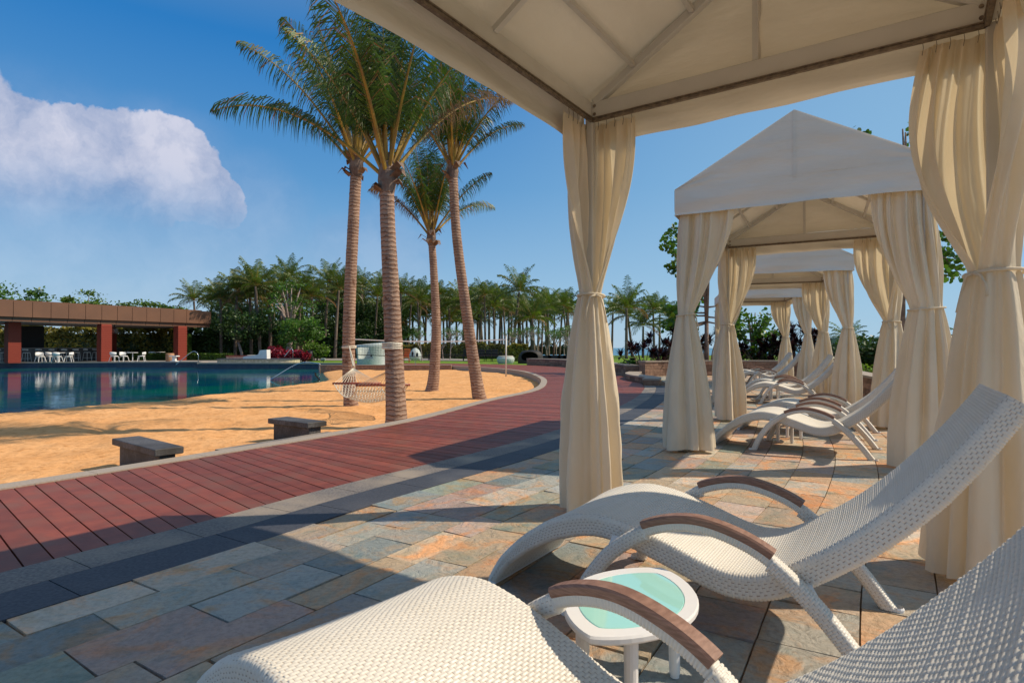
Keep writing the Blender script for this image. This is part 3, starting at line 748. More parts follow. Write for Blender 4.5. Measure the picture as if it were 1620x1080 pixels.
extra = {(0, 'BL'): 'cream tied curtain mid-view, on the far left post of the nearest cabana', (0, 'BR'): 'big billowing cream curtain on the far right post of the nearest cabana',
         (1, 'FL'): 'cream tied curtain on the near left post of the second cabana', (1, 'FR'): 'pale tied curtain on the near right post of the second cabana',
         (1, 'BL'): 'yellowish tied curtain on the far left post of the second cabana', (1, 'BR'): 'puffed tied curtain on the far right post of the second cabana',
         (2, 'FL'): 'tied curtain on the near left post of the third cabana', (2, 'FR'): 'pale tied curtain on the near right post of the third cabana',
         (2, 'BL'): 'tied curtain on the far left post of the third cabana', (2, 'BR'): 'yellowish puffed curtain on the far right post of the third cabana',
         (3, 'FL'): 'tied curtain on the near left post of the farthest cabana', (3, 'FR'): 'short-looking pale curtain on the near right post of the farthest cabana',
         (3, 'BL'): 'leftmost thin curtain on the far left post of the farthest cabana', (3, 'BR'): 'smallest-looking curtain on the far right post of the farthest cabana'}
for i, (c0, th) in enumerate(CAB):
    c = Vector((math.cos(th), -math.sin(th))); d = Vector((math.sin(th), math.cos(th)))
    for key, (fx, fy) in {'FL': (0, 0), 'FR': (1, 0), 'BL': (0, 1), 'BR': (1, 1)}.items():
        if (i, key) not in extra: continue
        p = c0 + c * (W * fx) + d * (DPS[i] * fy); i1 = c * (1 if fx == 0 else -1); i2 = d * (1 if fy == 0 else -1)
        kw = dict(a=.40, b=.34, rw=.07, rb=.205)
        if i == 0 and key == 'BL': kw = dict(a=.30, b=.30, rw=.070, rb=.195, bulge=(.03, .03), cenb=.02)
        if i == 0 and key == 'BR': kw = dict(a=.28, b=.38, rw=.095, rb=.225, bulge=(.11, .09))
        if i == 1 and key == 'FL': kw = dict(a=.50, b=.34, rw=.075, rb=.225, bulge=(.02, .03))
        if i == 1 and key == 'FR': kw = dict(a=.42, b=.34, rw=.12, rb=.25)
        if key == 'BR' and i: kw = dict(a=.44, b=.40, rw=.09, rb=.21, bulge=(.06, .06))
        curtain(p, i1, i2, extra[(i, key)], seed=50 + i * 7 + ord(key[0]) + ord(key[1]), **kw)

# ================================================================== LOUNGERS
def smooth_curve(pts, n):
    return [Vector((p[0], p[1])) for p in catmull(pts, n)]
PROF = [(0, .045), (.055, .135), (.12, .205), (.21, .282), (.35, .368), (.52, .412), (.68, .398), (.85, .350), (1.0, .300), (1.1, .285), (1.2, .308), (1.32, .383), (1.45, .482), (1.58, .607), (1.71, .760), (1.80, .882), (1.855, .965)]
ARM = [(0, 0), (.040, .10), (.095, .20), (.19, .318), (.33, .418), (.48, .466), (.62, .460), (.78, .400), (.93, .277), (1.05, .142), (1.155, 0)]
def make_lounger():
    root = thing('sun_lounger', 'x', 'sun lounger', group='white woven sun loungers under the cabanas')
    C = smooth_curve(PROF, 30); C = resample(C, .0025); n = len(C)
    C = np.array([(p.x, p.y) for p in C]); T = np.gradient(C, axis=0); T /= np.linalg.norm(T, axis=1)[:, None]; Nn = np.stack([-T[:, 1], T[:, 0]], 1)
    sarc = np.arange(n) * .0025
    hw = .338; th = .042 + .05 * np.clip(np.minimum(sarc / .5, 1), 0, 1)     # body thickness along the length
    th = np.where(sarc > sarc[-1] - .35, .092 - .02 * (sarc - (sarc[-1] - .35)) / .35, th)
    # cross-section: (lateral, down) param by perimeter, unit thickness handled below
    su = .003; seg = []
    r = .022
    top = np.arange(-(hw - r), hw - r, su); seg = [(x, 0.0, 0, 1.0) for x in top]      # lateral, kind down fraction, normal lat, normal up
    na = 7
    for k in range(na): a_ = math.pi / 2 * k / na; seg.append((hw - r + r * math.sin(a_), ('r', r * (1 - math.cos(a_))), math.sin(a_), math.cos(a_)))
    ns = 24
    for k in range(ns): seg.append((hw, ('s', k / ns), 1.0, 0.0))
    for k in range(5): a_ = math.pi / 2 * k / 5; seg.append((hw - r + r * math.cos(a_), ('b', r * (1 - math.sin(a_))), math.cos(a_), -math.sin(a_)))
    bot = np.arange(hw - r, -(hw - r), -.016); seg += [(x, ('b', 0.0), 0.0, -1.0) for x in bot]
    left = [(-x, d_, -a_, b_) for x, d_, a_, b_ in seg[len(top):len(top) + na + ns + 5]][::-1]
    seg += left
    m_ = len(seg); P = np.zeros((n, m_, 3)); per = 0; gap = np.zeros((n, m_)); prev = None
    rowi = np.arange(n) // 4; fr = (np.arange(n) % 4) / 4
    rj = np.random.RandomState(5); jp = rj.uniform(-.34, .34, rowi.max() + 2)[rowi]; jh = rj.uniform(.78, 1.2, rowi.max() + 2)[rowi]
    b = np.sqrt(np.clip(1 - (2 * fr - 1) ** 2, 0, 1))
    dish = np.clip(1 - 0, 0, 1)
    for j, (x, dn, nl, nu_) in enumerate(seg):
        if dn == 0.0: down = np.zeros(n)
        elif dn[0] == 'r': down = np.full(n, dn[1])
        elif dn[0] == 's': down = r + (th - 2 * r) * dn[1]
        else: down = th - dn[1]
        down = np.maximum(down, 0)
        cur = (x, down[n // 2])
        if prev is not None: per += math.hypot(cur[0] - prev[0], cur[1] - prev[1])
        prev = cur
        over = np.clip((np.cos(math.pi * per / .012 + math.pi * rowi + jp) + .97) / .36, 0, 1)
        h = .0027 * jh * b * (.10 + .90 * over)
        sagd = .010 * (1 - (x / hw) ** 2) if nu_ > .9 else 0
        base_n = -down - sagd
        P[:, j, 0] = C[:, 0] + Nn[:, 0] * (base_n + h * nu_)
        P[:, j, 2] = C[:, 1] + Nn[:, 1] * (base_n + h * nu_)
        P[:, j, 1] = x + h * nl
        gap[:, j] = (.45 + .55 * b) * over
    body = gridmesh('woven_seat', P, M['wicker'], root, closeu=True, attr=gap)
    # closing caps at both ends
    mb = MB()
    for e, s in ((0, 1), (n - 1, -1)):
        mb.add([P[e, j] for j in range(m_)], [tuple(range(m_))[::s]])
    o = mb.build('end_cap', M['plastic'], root)
    # rounded end rolls
    cc = C[-1]; 
    mb = MB(); mb.tube([(C[0, 0] + .012, -hw + .02, .024), (C[0, 0] + .012, hw - .02, .024)], .022, 10); mb.build('foot_bar', M['plastic'], root)
    # arms
    AC = smooth_curve(ARM, 30); AC = resample(AC, .0025); na_ = len(AC)
    AC = np.array([(p.x, p.y) for p in AC]); T = np.gradient(AC, axis=0); T /= np.linalg.norm(T, axis=1)[:, None]; An = np.stack([-T[:, 1], T[:, 0]], 1)
    sa = np.arange(na_) * .0025; xs_ = AC[:, 0]
    wood = (xs_ > .335) & (xs_ < .80)
    rad = np.where(wood, .020, .0265); drop = np.where(wood, .020, .0265)
    for sgn in (-1, 1):
        y0 = sgn * .388
        nr = 42; ang = np.linspace(0, 2 * np.pi, nr, endpoint=False)
        rowi = np.arange(na_) // 4; fr = (np.arange(na_) % 4) / 4; b = np.sqrt(np.clip(1 - (2 * fr - 1) ** 2, 0, 1))
        P = np.zeros((na_, nr, 3)); gp = np.zeros((na_, nr))
        for j, a_ in enumerate(ang):
            over = np.clip((np.cos(7 * a_ + math.pi * rowi) + .97) / .36, 0, 1); over = np.where(wood, 1, over)
            h = .0028 * b * (.2 + .8 * over); rr = rad + h
            ca, sa_ = math.cos(a_), math.sin(a_)
            sq = (abs(ca) ** 3.2 + abs(sa_) ** 3.2) ** (-1 / 3.2)
            up = sa_ * rr * sq; lat = ca * rr * sq * 1.05
            P[:, j, 0] = AC[:, 0] + .434 + An[:, 0] * (up - drop); P[:, j, 2] = AC[:, 1] + An[:, 1] * (up - drop); P[:, j, 1] = y0 + lat
            gp[:, j] = (.45 + .55 * b) * over
        P[:, :, 2] = np.maximum(P[:, :, 2], .004)
        arm = gridmesh('armrest', P, M['wicker'], root, closeu=True, attr=gp)
        idx = np.where(wood)[0][::4]; sec = [(-.028, -.002), (-.028, .014), (-.022, .021), (.022, .021), (.028, .014), (.028, -.002), (.024, -.008), (-.024, -.008)]
        mb = MB(); vs = []
        for i in idx:
            for l_, u_ in sec: vs.append((AC[i, 0] + .434 + An[i, 0] * (u_ - .002), y0 + l_, AC[i, 1] + An[i, 1] * (u_ - .002)))
        k = len(sec); q = len(idx)
        fs = [(i * k + j, i * k + (j + 1) % k, (i + 1) * k + (j + 1) % k, (i + 1) * k + j) for i in range(q - 1) for j in range(k)]
        fs += [tuple(range(k)), tuple(range((q - 1) * k, q * k))[::-1]]
        mb.add(vs, fs); mb.build('wooden_cap', M['wood'], arm)
        for xx in (.436, .434 + 1.150): mb = MB(); mb.lathe((xx, y0, 0), [(.024, 0), (.026, .012), (.022, .02)], 12); mb.build('foot_pad', M['plastic'], root)
        # short stub joining arm to the seat side
        mb = MB(); mb.beam((.634, sgn * .30, .355), (.634, sgn * .375, .30), .03, .03); mb.build('arm_bracket', M['plastic'], root)
        mb = MB(); mb.beam((1.30, sgn * .30, .30), (1.345, sgn * .378, .262), .035, .04); mb.build('arm_bracket', M['plastic'], root)
    return root
LG = make_lounger()
th1b = R(33)
spots = [((-.705, 1.885), R(43), 'white woven lounger nearest the viewer, cut off by the bottom edge of the picture'),
         ((.071, 3.006), R(33), 'white woven lounger fully seen in the foreground beside the glass-topped table'),
         ((2.44, 6.93), R(34), 'nearer white woven lounger under the second cabana'),
         ((3.20, 8.16), R(34), 'farther white woven lounger of the pair under the second cabana'),
         ((4.66, 12.16), R(26), 'nearer white woven lounger under the third cabana'),
         ((5.16, 13.45), R(25), 'farther white woven lounger of the pair under the third cabana'),
         ((6.55, 17.6), R(20), 'nearer white woven lounger under the farthest cabana'),
         ((6.90, 18.95), R(19), 'farther white woven lounger of the pair under the farthest cabana')]
for i, ((x, y), a_, l_) in enumerate(spots):
    o = LG if i == 0 else copy_tree(LG)
    place(o, (x, y, 0), -a_, l_)

def make_table():
    root = thing('side_table', 'x', 'table', group='small glass-topped tables between loungers')
    H = .315; LN = .30; WD = .20
    def outline(k, z):
        out = []
        for sgn in (1, -1):
            for i in range(24):
                t = i / 24; a_ = math.pi * t
                x = LN * k * math.cos(a_) * (1 if sgn > 0 else -1); y = WD * k * (1 - math.cos(a_) ** 2) ** .74 * sgn
                out.append((x, y, z))
        return out
    def ringmesh(specs, mt, name, close=True):
        mb = MB(); vs = []; k = 48
        for kk, z in specs: vs += outline(kk, z)
        fs = [(i * k + j, i * k + (j + 1) % k, (i + 1) * k + (j + 1) % k, (i + 1) * k + j) for i in range(len(specs) - 1) for j in range(k)]
        if close == 'top': fs.append(tuple(range((len(specs) - 1) * k, len(specs) * k)))
        mb.add(vs, fs); return mb.build(name, mt, root)
    ringmesh([(.80, H - .024), (.98, H - .024), (1.0, H - .018), (1.0, H - .006), (.98, H), (.80, H), (.79, H - .003), (.79, H - .024)], M['plastic'], 'table_frame')
    g = ringmesh([(.788, H - .010), (.788, H - .002), (.78, H)], M['glass'], 'glass_top', 'top')
    for x, y in ((.19, .075), (.19, -.075), (-.19, .075), (-.19, -.075)):
        mb = MB(); mb.tube([(x, y, H - .024), (x * 1.02, y * 1.02, .012)], [.021, .018], 14); mb.tube([(x * 1.02, y * 1.02, .0), (x * 1.02, y * 1.02, .014)], .015, 12)
        mb.build('leg', M['plastic'], root, smooth=False)
    return root
TB = make_table()
for i, (x, y, a_, l_) in enumerate([(.375, 1.86, 57, 'small white table with aqua glass top between the two foreground loungers'), (3.30, 7.0, 50, 'white glass-topped table between the loungers of the second cabana'),
                                   (5.55, 12.45, 60, 'tiny-looking white table between the loungers of the third cabana'), (7.5, 17.95, 60, 'white table between the loungers of the farthest cabana')]):
    o = TB if i == 0 else copy_tree(TB)
    place(o, (x, y, 0), R(a_), l_)

# ================================================================== PALMS
def frond_mesh(mb, base, az, el, L, droop, r, pairs=46, ll=.62, w=.030, mi=0, segs=14, rachis_r=.022, hang=.55, start=.16, twist=0, tmul=1.0, pmi=1, brown=0):
    """one pinnate frond: arching rachis with two ranks of drooping leaflets"""
    d = Vector((math.cos(az) * math.cos(el), math.sin(az) * math.cos(el), math.sin(el)))
    p = Vector(base); pts = [p.copy()]; dirs = [d.copy()]; st = L / segs
    for i in range(segs):
        k = i / segs
        d = (d + Vector((0, 0, -1)) * droop * (.25 + 1.5 * k) * st).normalized(); p = p + d * st; pts.append(p.copy()); dirs.append(d.copy())
    mb.tube(pts, [rachis_r * (1 - .88 * i / segs) for i in range(segs + 1)], 5 if rachis_r > .015 else 3, mi=pmi, t=1.0, cap=False)
    side0 = Vector((-math.sin(az), math.cos(az), 0))
    tone = r.uniform(.7, 1.35) * tmul
    for k in range(pairs):
        s = start + (1 - start) * (k + .5) / pairs; f = s * segs; i = min(int(f), segs - 1); q = pts[i].lerp(pts[i + 1], f - i); dd = dirs[i]
        up = dd.cross(side0); up = (up if up.z > 0 else -up).normalized()
        prof = math.sin(math.pi * min(1, (s - start) / (1 - start) * .86 + .14)) ** .6
        for sg in (-1, 1):
            l = ll * prof * r.uniform(.82, 1.1)
            out = (side0 * sg * (1 - .5 * s) + dd * (.45 + .55 * s) + up * .25 + Vector((r.uniform(-.12, .12), r.uniform(-.12, .12), r.uniform(-.1, .1)))).normalized()
            hg = hang * r.uniform(.6, 1.4)
            a = q; b = a + out * (l * .45); o2 = (out + Vector((0, 0, -1)) * hg).normalized(); c = b + o2 * (l * .35); o3 = (o2 + Vector((0, 0, -1)) * hg * 1.2).normalized(); e = c + o3 * (l * .28)
            wv = (dd * .8 + Vector((0, 0, .35))).normalized() * (w / 2)
            t = tone * r.uniform(.8, 1.2)
            mb.add([a - wv * .5, a + wv * .5, b + wv, b - wv, c + wv * .8, c - wv * .8, e], [(0, 1, 2, 3), (3, 2, 4, 5), (5, 4, 6)], (2 if brown and r.random() < brown * (.3 + s) else mi), (t, t, t * r.uniform(.7, 1.2)))
def coconut(label, base, path, r0, r1, nf, fl, seed, crown_lean=(0, 0), up=.0, group='tall coconut palms standing in the sand'):
    r = random.Random(seed)
    root = thing('coconut_palm', label, 'palm tree', (base[0], base[1], base[2]), 0, group)
    b = Vector(base); P = catmull([Vector(p) - b for p in path], 30); P = resample(P, .045)
    n = 22; vs = []; k = len(P); fs = []
    ph = r.uniform(0, 6)
    for i, p in enumerate(P):
        f = i / (k - 1); rr = r1 + (r0 - r1) * (1 - f) ** 1.6 + .035 * math.exp(-f * 30) + (.003 if i % 2 else -.001) * r.uniform(.0, 1.6)
        if f > .965: rr *= .96
        for j in range(n):
            a = 2 * math.pi * j / n; q = rr + .003 * math.sin(3 * a + ph + f * 5) + r.uniform(-.0015, .0015)
            vs.append((p.x + q * math.cos(a), p.y + q * math.sin(a), p.z + .004 * math.sin(a * 2 + i)))
    for i in range(k - 1):
        for j in range(n): fs.append((i * n + j, i * n + (j + 1) % n, (i + 1) * n + (j + 1) % n, (i + 1) * n + j))
    fs.append(tuple(range((k - 1) * n, k * n)))
    mb = MB(); mb.add(vs, fs); mb.build('trunk', M['trunk'], root, smooth=True)
    top = P[-1]
    # fibrous leaf-base boots, some curling away
    mb = MB()
    mb.tube([top + Vector((0, 0, -.25)), top + Vector((0, 0, -.05)), top + Vector((0, 0, .18)), top + Vector((0, 0, .42))], [r1 * 1.0, r1 * 1.32, r1 * 1.15, r1 * .5], 14)
    for j in range(9):
        a = r.uniform(0, 6.28); o_ = Vector((math.cos(a), math.sin(a), 0)); s_ = Vector((-o_.y, o_.x, 0)); z = r.uniform(-.3, .2); l = r.uniform(.14, .34)
        p0 = top + o_ * r1 * 1.15 + Vector((0, 0, z)); p1 = p0 + o_ * l * .6 + Vector((0, 0, l * .4)); p2 = p1 + o_ * l * .35 - Vector((0, 0, l * .5))
        w = r.uniform(.05, .11)
        mb.add([p0 - s_ * w, p0 + s_ * w, p1 + s_ * w * .8, p1 - s_ * w * .8, p2 + s_ * .01, p2 - s_ * .01], [(0, 1, 2, 3), (3, 2, 4, 5)])
    mb.build('leaf_bases', M['bark'], root, smooth=False)
    mb = MB()
    for i in range(nf):
        f = i / nf; az = i * 2.39996 + r.uniform(-.25, .25); el = R(88 - 44 * f ** 1.15 + r.uniform(-6, 6)) + up
        l = fl * r.uniform(.85, 1.1) * (.80 + .3 * f)
        ll = .80 * fl / 3.2
        dry = f > .80 and r.random() < .15
        frond_mesh(mb, top + Vector((math.cos(az) * r1 * .6, math.sin(az) * r1 * .6, .02 + .22 * (1 - f))), az, el, l, .13 + .22 * f + r.uniform(-.03, .05), r,
                   pairs=84, ll=ll * 1.1, w=.019, brown=.02 + .12 * f, mi=(2 if dry else 0), segs=16, rachis_r=.036, hang=.95 + .65 * f, start=.24, pmi=1)
        if not dry and r.random() < .5:      # sun-bleached tips
            pass
    mb.build('crown', [M['frond'], M['petiole'], M['drybrown']], root, tint=True)
    return root
def vt(px, py, z): return (X(px, z), z, CH + (HY - py) / F * z)
zb = SL - .04
def base_of(px, z): return (X(px, z), z, zb)
z1 = 13.2
coconut('straight coconut palm holding the far end of the hammock', base_of(556, z1), [base_of(556, z1), vt(552, 580, z1), vt(553, 480, z1), vt(558, 360, z1), vt(563, 262, z1)], .145, .122, 18, 3.0, 12)
z2 = 9.75
coconut('thickest coconut palm at the boardwalk kerb, holding the near end of the hammock', base_of(628, z2), [base_of(628, z2), vt(626, 630, z2), vt(619, 470, z2), vt(613, 350, z2), vt(612, 278, z2)], .175, .118, 18, 2.9, 22)
z3 = 18.2
coconut('shortest-looking coconut palm of the four in the sand, standing farther back', base_of(683, z3), [base_of(683, z3), vt(687, 590, z3), vt(690, 520, z3), vt(686, 430, z3), vt(682, 372, z3)], .185, .110, 18, 2.8, 37)
z4 = 15.0
coconut('coconut palm leaning to the left on the right side of the sand', base_of(760, z4), [base_of(760, z4), vt(755, 610, z4), vt(739, 500, z4), vt(722, 370, z4), vt(716, 268, z4)], .165, .112, 17, 2.6, 44)

# ------------------------------------------------------------------ background palms: four prototypes, copied
def far_palm(h, lean, nf, fl, seed, name='coconut_palm'):
    r = random.Random(seed); root = thing(name, 'x', 'palm tree')
    pts = [Vector((0, 0, 0)), Vector((lean * .3, 0, h * .4)), Vector((lean * .7, 0, h * .75)), Vector((lean, 0, h))]
    P = catmull(pts, 5); mb = MB(); mb.tube(P, [.17 - .06 * i / len(P) for i in range(len(P))], 8); mb.build('trunk', M['farbark'], root, smooth=True)
    mb = MB(); top = P[-1]
    for i in range(nf):
        f = i / nf; az = i * 2.39996 + r.uniform(-.3, .3); el = R(76 - 86 * f + r.uniform(-9, 9)); dry = f > .92
        frond_mesh(mb, top + Vector((0, 0, .1)), az, el, fl * r.uniform(.8, 1.1), .26 + .20 * f, r, pairs=25, ll=.78, w=.062, mi=2 if dry else 0, segs=8, rachis_r=.028, hang=.95, start=.12, pmi=1, tmul=1.1)
    mb.build('crown', [M['frondfar'], M['petiole'], M['drybrown']], root, tint=True)
    return root
M['farbark'] = mat('far_bark', (.20, .15, .12), .9, .1, var=(.12, .09, .07), vscale=3)
FP = [far_palm(7.0, .5, 22, 2.9, 101), far_palm(7.0, -.7, 24, 3.1, 102), far_palm(7.0, .15, 20, 2.7, 103), far_palm(7.0, -.2, 26, 3.2, 104)]
FPused = [False] * 4
def put_palm(px, cy, z, k, label, group, sc=1.0, rz=None):
    hgt = CH + (HY - cy) / F * z + .1
    root = FP[k] if not FPused[k] else copy_tree(FP[k]); FPused[k] = True
    place(root, (X(px, z), z, -.1), rz if rz is not None else rnd.uniform(0, 6.28), label, 1.0, group)
    s_ = hgt / 7.0
    root.scale = (sc, sc, s_)
    for ch in kids(root):
        if ch.name.startswith('crown'):
            # keep the crown's proportions while the trunk takes the height
            ch.scale = (1, 1, sc / s_); ch.location.z = 7.0 - 7.0 * sc / s_
    return root
ordn = ['first', 'second', 'third', 'fourth', 'fifth', 'sixth', 'seventh', 'eighth', 'ninth', 'tenth', 'eleventh', 'twelfth', 'thirteenth', 'fourteenth', 'fifteenth', 'sixteenth', 'seventeenth', 'eighteenth', 'nineteenth', 'twentieth',
        'twenty-first', 'twenty-second', 'twenty-third', 'twenty-fourth', 'twenty-fifth', 'twenty-sixth', 'twenty-seventh', 'twenty-eighth', 'twenty-ninth', 'thirtieth', 'thirty-first', 'thirty-second', 'thirty-third', 'thirty-fourth', 'thirty-fifth', 'thirty-sixth', 'thirty-seventh', 'thirty-eighth', 'thirty-ninth', 'fortieth'] + ['forty-' + q for q in ('first', 'second', 'third', 'fourth', 'fifth', 'sixth', 'seventh', 'eighth', 'ninth')] + ['fiftieth']
front = [(312, 476, 60), (350, 474, 57), (372, 460, 56), (398, 468, 57), (412, 453, 55), (428, 466, 57), (470, 462, 57), (494, 470, 58), (530, 458, 60), (412, 455, 62), (443, 450, 64), (456, 440, 68), (478, 468, 70), (513, 448, 62), (532, 470, 68), (547, 456, 66), (577, 455, 68), (592, 470, 66), (604, 452, 70), (632, 465, 62), (645, 482, 70), (664, 478, 64),
         (697, 466, 66), (712, 488, 66), (738, 482, 64), (758, 478, 72), (768, 468, 64), (783, 486, 66), (800, 474, 70), (811, 462, 62), (828, 490, 68), (845, 505, 60), (868, 488, 64), (898, 484, 68), (968, 494, 72), (991, 488, 60), (1000, 500, 70), (1017, 516, 66), (1035, 490, 66), (1043, 496, 76), (1062, 510, 72), (1072, 508, 84), (1243, 552, 90), (1338, 536, 80), (1432, 532, 80), (1478, 530, 70)]
front.sort()
for i, (px, cy, z) in enumerate(front):
    put_palm(px, cy, z, i % 4, 'coconut palm beyond the lawn, %s from the left in the front row' % ordn[i], 'coconut palms beyond the lawn', rnd.uniform(.74, 1.05))
r2 = random.Random(5)
for i in range(46):
    px = 560 + 345 * (i + r2.random()) / 46; z = r2.uniform(74, 96); cy = 492 + r2.uniform(-16, 16) + (6 if px > 820 else 0)
    put_palm(px, cy, z, r2.randrange(4), 'slim coconut palm in the crowded back rows toward the sea, %s from the left' % ordn[i], 'crowded back-row palms toward the sea', r2.uniform(.95, 1.2))
for i in range(22):
    px = 330 + 250 * (i + r2.random()) / 22; z = r2.uniform(72, 84); cy = 474 + r2.uniform(-14, 16)
    put_palm(px, cy, z, r2.randrange(4), 'coconut palm half buried in the dark wood behind the lawn, %s from the left' % ordn[i], 'palms in the dark wood', r2.uniform(.75, .95))

# ------------------------------------------------------------------ broadleaf trees, hedges, shrubs
def leaves(mb, n, fn, size, r, mi=0, shade=(.6, 1.4)):
    for _ in range(n):
        p, tone = fn(r); s = size * r.uniform(.6, 1.3)
        a = Vector((r.gauss(0, 1), r.gauss(0, 1), r.gauss(0, .8))).normalized(); b = a.cross(Vector((r.gauss(0, 1), r.gauss(0, 1), r.gauss(0, 1)))).normalized()
        t = tone * r.uniform(*shade)
        mb.add([p - a * s * .5, p + b * s * .28, p + a * s * .5, p - b * s * .28], [(0, 1, 2, 3)], mi, (t, t, t))
def clumps(r, n, rx, ry, rz, c, rad):
    out = []
    for _ in range(n):
        while True:
            v = Vector((r.uniform(-1, 1), r.uniform(-1, 1), r.uniform(-1, 1)))
            if .35 < v.length < 1: break
        out.append((Vector((c[0] + v.x * rx, c[1] + v.y * ry, c[2] + v.z * rz)), rad * r.uniform(.6, 1.25), r.uniform(.7, 1.35)))
    return out
def tree(name, label, cat, loc, h, cr, seed, mt='leafmid', n=2600, leaf=.3, group=None, trunk=.16, nc=26, ch=None, bark='bark', flat=.55, low=.35):
    r = random.Random(seed); root = thing(name, label, cat, loc, 0, group)
    cz = h * (1 - (1 - low) / 2); rzz = h * (1 - low) / 2 * 1.0; mb = MB()
    forks = clumps(r, nc, cr, cr, rzz, (0, 0, cz), cr * .34)
    hub = Vector((r.uniform(-.1, .1) * h, 0, h * low * .9))
    mb.tube([Vector((0, 0, 0)), hub * .5 + Vector((.05, 0, 0)), hub], [trunk, trunk * .8, trunk * .65], 8)
    for c, rr, t in forks[:12]:
        m_ = hub.lerp(c, .5) + Vector((0, 0, .08 * h)); mb.tube([hub, m_, c], [trunk * .5, trunk * .3, trunk * .1], 5)
    mb.build('trunk', M[bark], root, smooth=True)
    def fn(r):
        c, rr, t = forks[r.randrange(len(forks))]; v = Vector((r.gauss(0, .5), r.gauss(0, .5), r.gauss(0, .5 * flat)))
        return c + v * rr, t
    mb = MB(); leaves(mb, n, fn, leaf, r); mb.build('crown', M[mt], root, tint=True)
    return root
def at(px, z, h=0): return (X(px, z), z, h)
gT = 'broadleaf trees around the pool bar'
tree('broadleaf_tree', 'rounded green tree rising above the left end of the bar roof', 'tree', at(22, 60), 7.3, 3.4, 1, 'leafmid', 4200, .32, gT, low=.4)
tree('broadleaf_tree', 'light green tree with tiered crown above the middle of the bar roof', 'tree', at(140, 60), 7.0, 2.7, 2, 'leaflight', 2600, .30, gT, low=.45, flat=.3, trunk=.2, bark='barkpale')
tree('broadleaf_tree', 'flat-topped green tree peeping over the bar roof right of its middle', 'tree', at(222, 62), 6.1, 2.6, 3, 'leaflight', 2200, .30, gT, low=.5, flat=.3)
tree('broadleaf_tree', 'flat-topped green tree just left of the lone palm over the bar roof', 'tree', at(266, 64), 5.9, 2.4, 4, 'leafmid', 2200, .30, gT, low=.5, flat=.3)
tree('broadleaf_tree', 'dark dense tree right behind the end of the bar roof', 'tree', at(352, 62), 5.9, 3.3, 5, 'leafdark', 10500, .24, gT, low=.12)
tree('broadleaf_tree', 'dark tree with pale forked trunk left of the red shrubs', 'tree', at(384, 54), 4.6, 2.2, 6, 'leafdark', 4200, .24, gT, low=.38, bark='barkpale')
tree('broadleaf_tree', 'big leafy tree with thick pale forked trunk behind the red shrubs', 'tree', at(455, 55), 7.6, 2.2, 7, 'leafmid', 1500, .24, gT, low=.36, trunk=.34, bark='barkpale')
tree('broadleaf_tree', 'low bright green tree right of the thick forked trunk', 'tree', at(478, 53), 4.0, 2.0, 8, 'leafmid', 3200, .26, gT, low=.3)
tree('broadleaf_tree', 'dark tree filling the gap between the thick forked trunk and the hammock palm', 'tree', at(512, 66), 6.2, 4.0, 9, 'leafdark', 12500, .25, gT, low=.05)
tree('broadleaf_tree', 'dark low tree behind the white woven daybed', 'tree', at(570, 68), 6.4, 4.2, 10, 'leafdark', 12500, .25, gT, low=.05)
tree('broadleaf_tree', 'dark bushy tree behind the thick foreground palm trunk', 'tree', at(625, 70), 5.6, 3.4, 12, 'leafdark', 9000, .25, gT, low=.05)
tree('broadleaf_tree', 'dark tree behind the palms between bar roof and red shrubs', 'tree', at(415, 68), 7.0, 3.8, 13, 'leafdark', 12500, .25, gT, low=.05)
gF = 'bare-stemmed frangipani trees beyond the lawn'
fr_lab = [(668, 'left of the short palm'), (701, 'just right of the short palm trunk'), (712, 'second to the right of the short palm trunk'), (806, 'behind the volleyball pole'), (834, 'left of the black cave daybed'), (850, 'above the black cave daybed'),
          (866, 'just right of the black cave daybed'), (880, 'over the black garden seats'), (893, 'beside the cream middle curtain'), (902, 'half behind the cream middle curtain')]
def frangipani(label, px, z, h, seed):
    r = random.Random(seed); root = thing('frangipani_tree', label, 'tree', at(px, z, -.05), 0, gF); mb = MB(); tips = []
    def br(p, d, l, w, k):
        q = p + d * l; mb.tube([p, q], [w, w * .75], 5)
        if k == 0: tips.append(q); return
        for _ in range(3 if k > 1 else 2):
            d2 = (d + Vector((r.uniform(-.8, .8), r.uniform(-.8, .8), r.uniform(-.05, .35)))).normalized(); br(q, d2, l * r.uniform(.6, .85), w * .7, k - 1)
    br(Vector((0, 0, 0)), Vector((r.uniform(-.1, .1), 0, 1)), h * .30, .06, 4)
    mb.build('trunk', M['barkpale'], root)
    mb = MB(); leaves(mb, 420, lambda r: (tips[r.randrange(len(tips))] + Vector((r.gauss(0, .1), r.gauss(0, .1), r.gauss(0, .08))), r.uniform(.7, 1.3)), .13, r); mb.build('crown', M['leafmid'], root, tint=True)
for i, (px, d_) in enumerate(fr_lab):
    frangipani('pale-stemmed frangipani tree ' + d_, px, 50 + (i * 7) % 9, 3.1 + .25 * (i % 3), 200 + i)
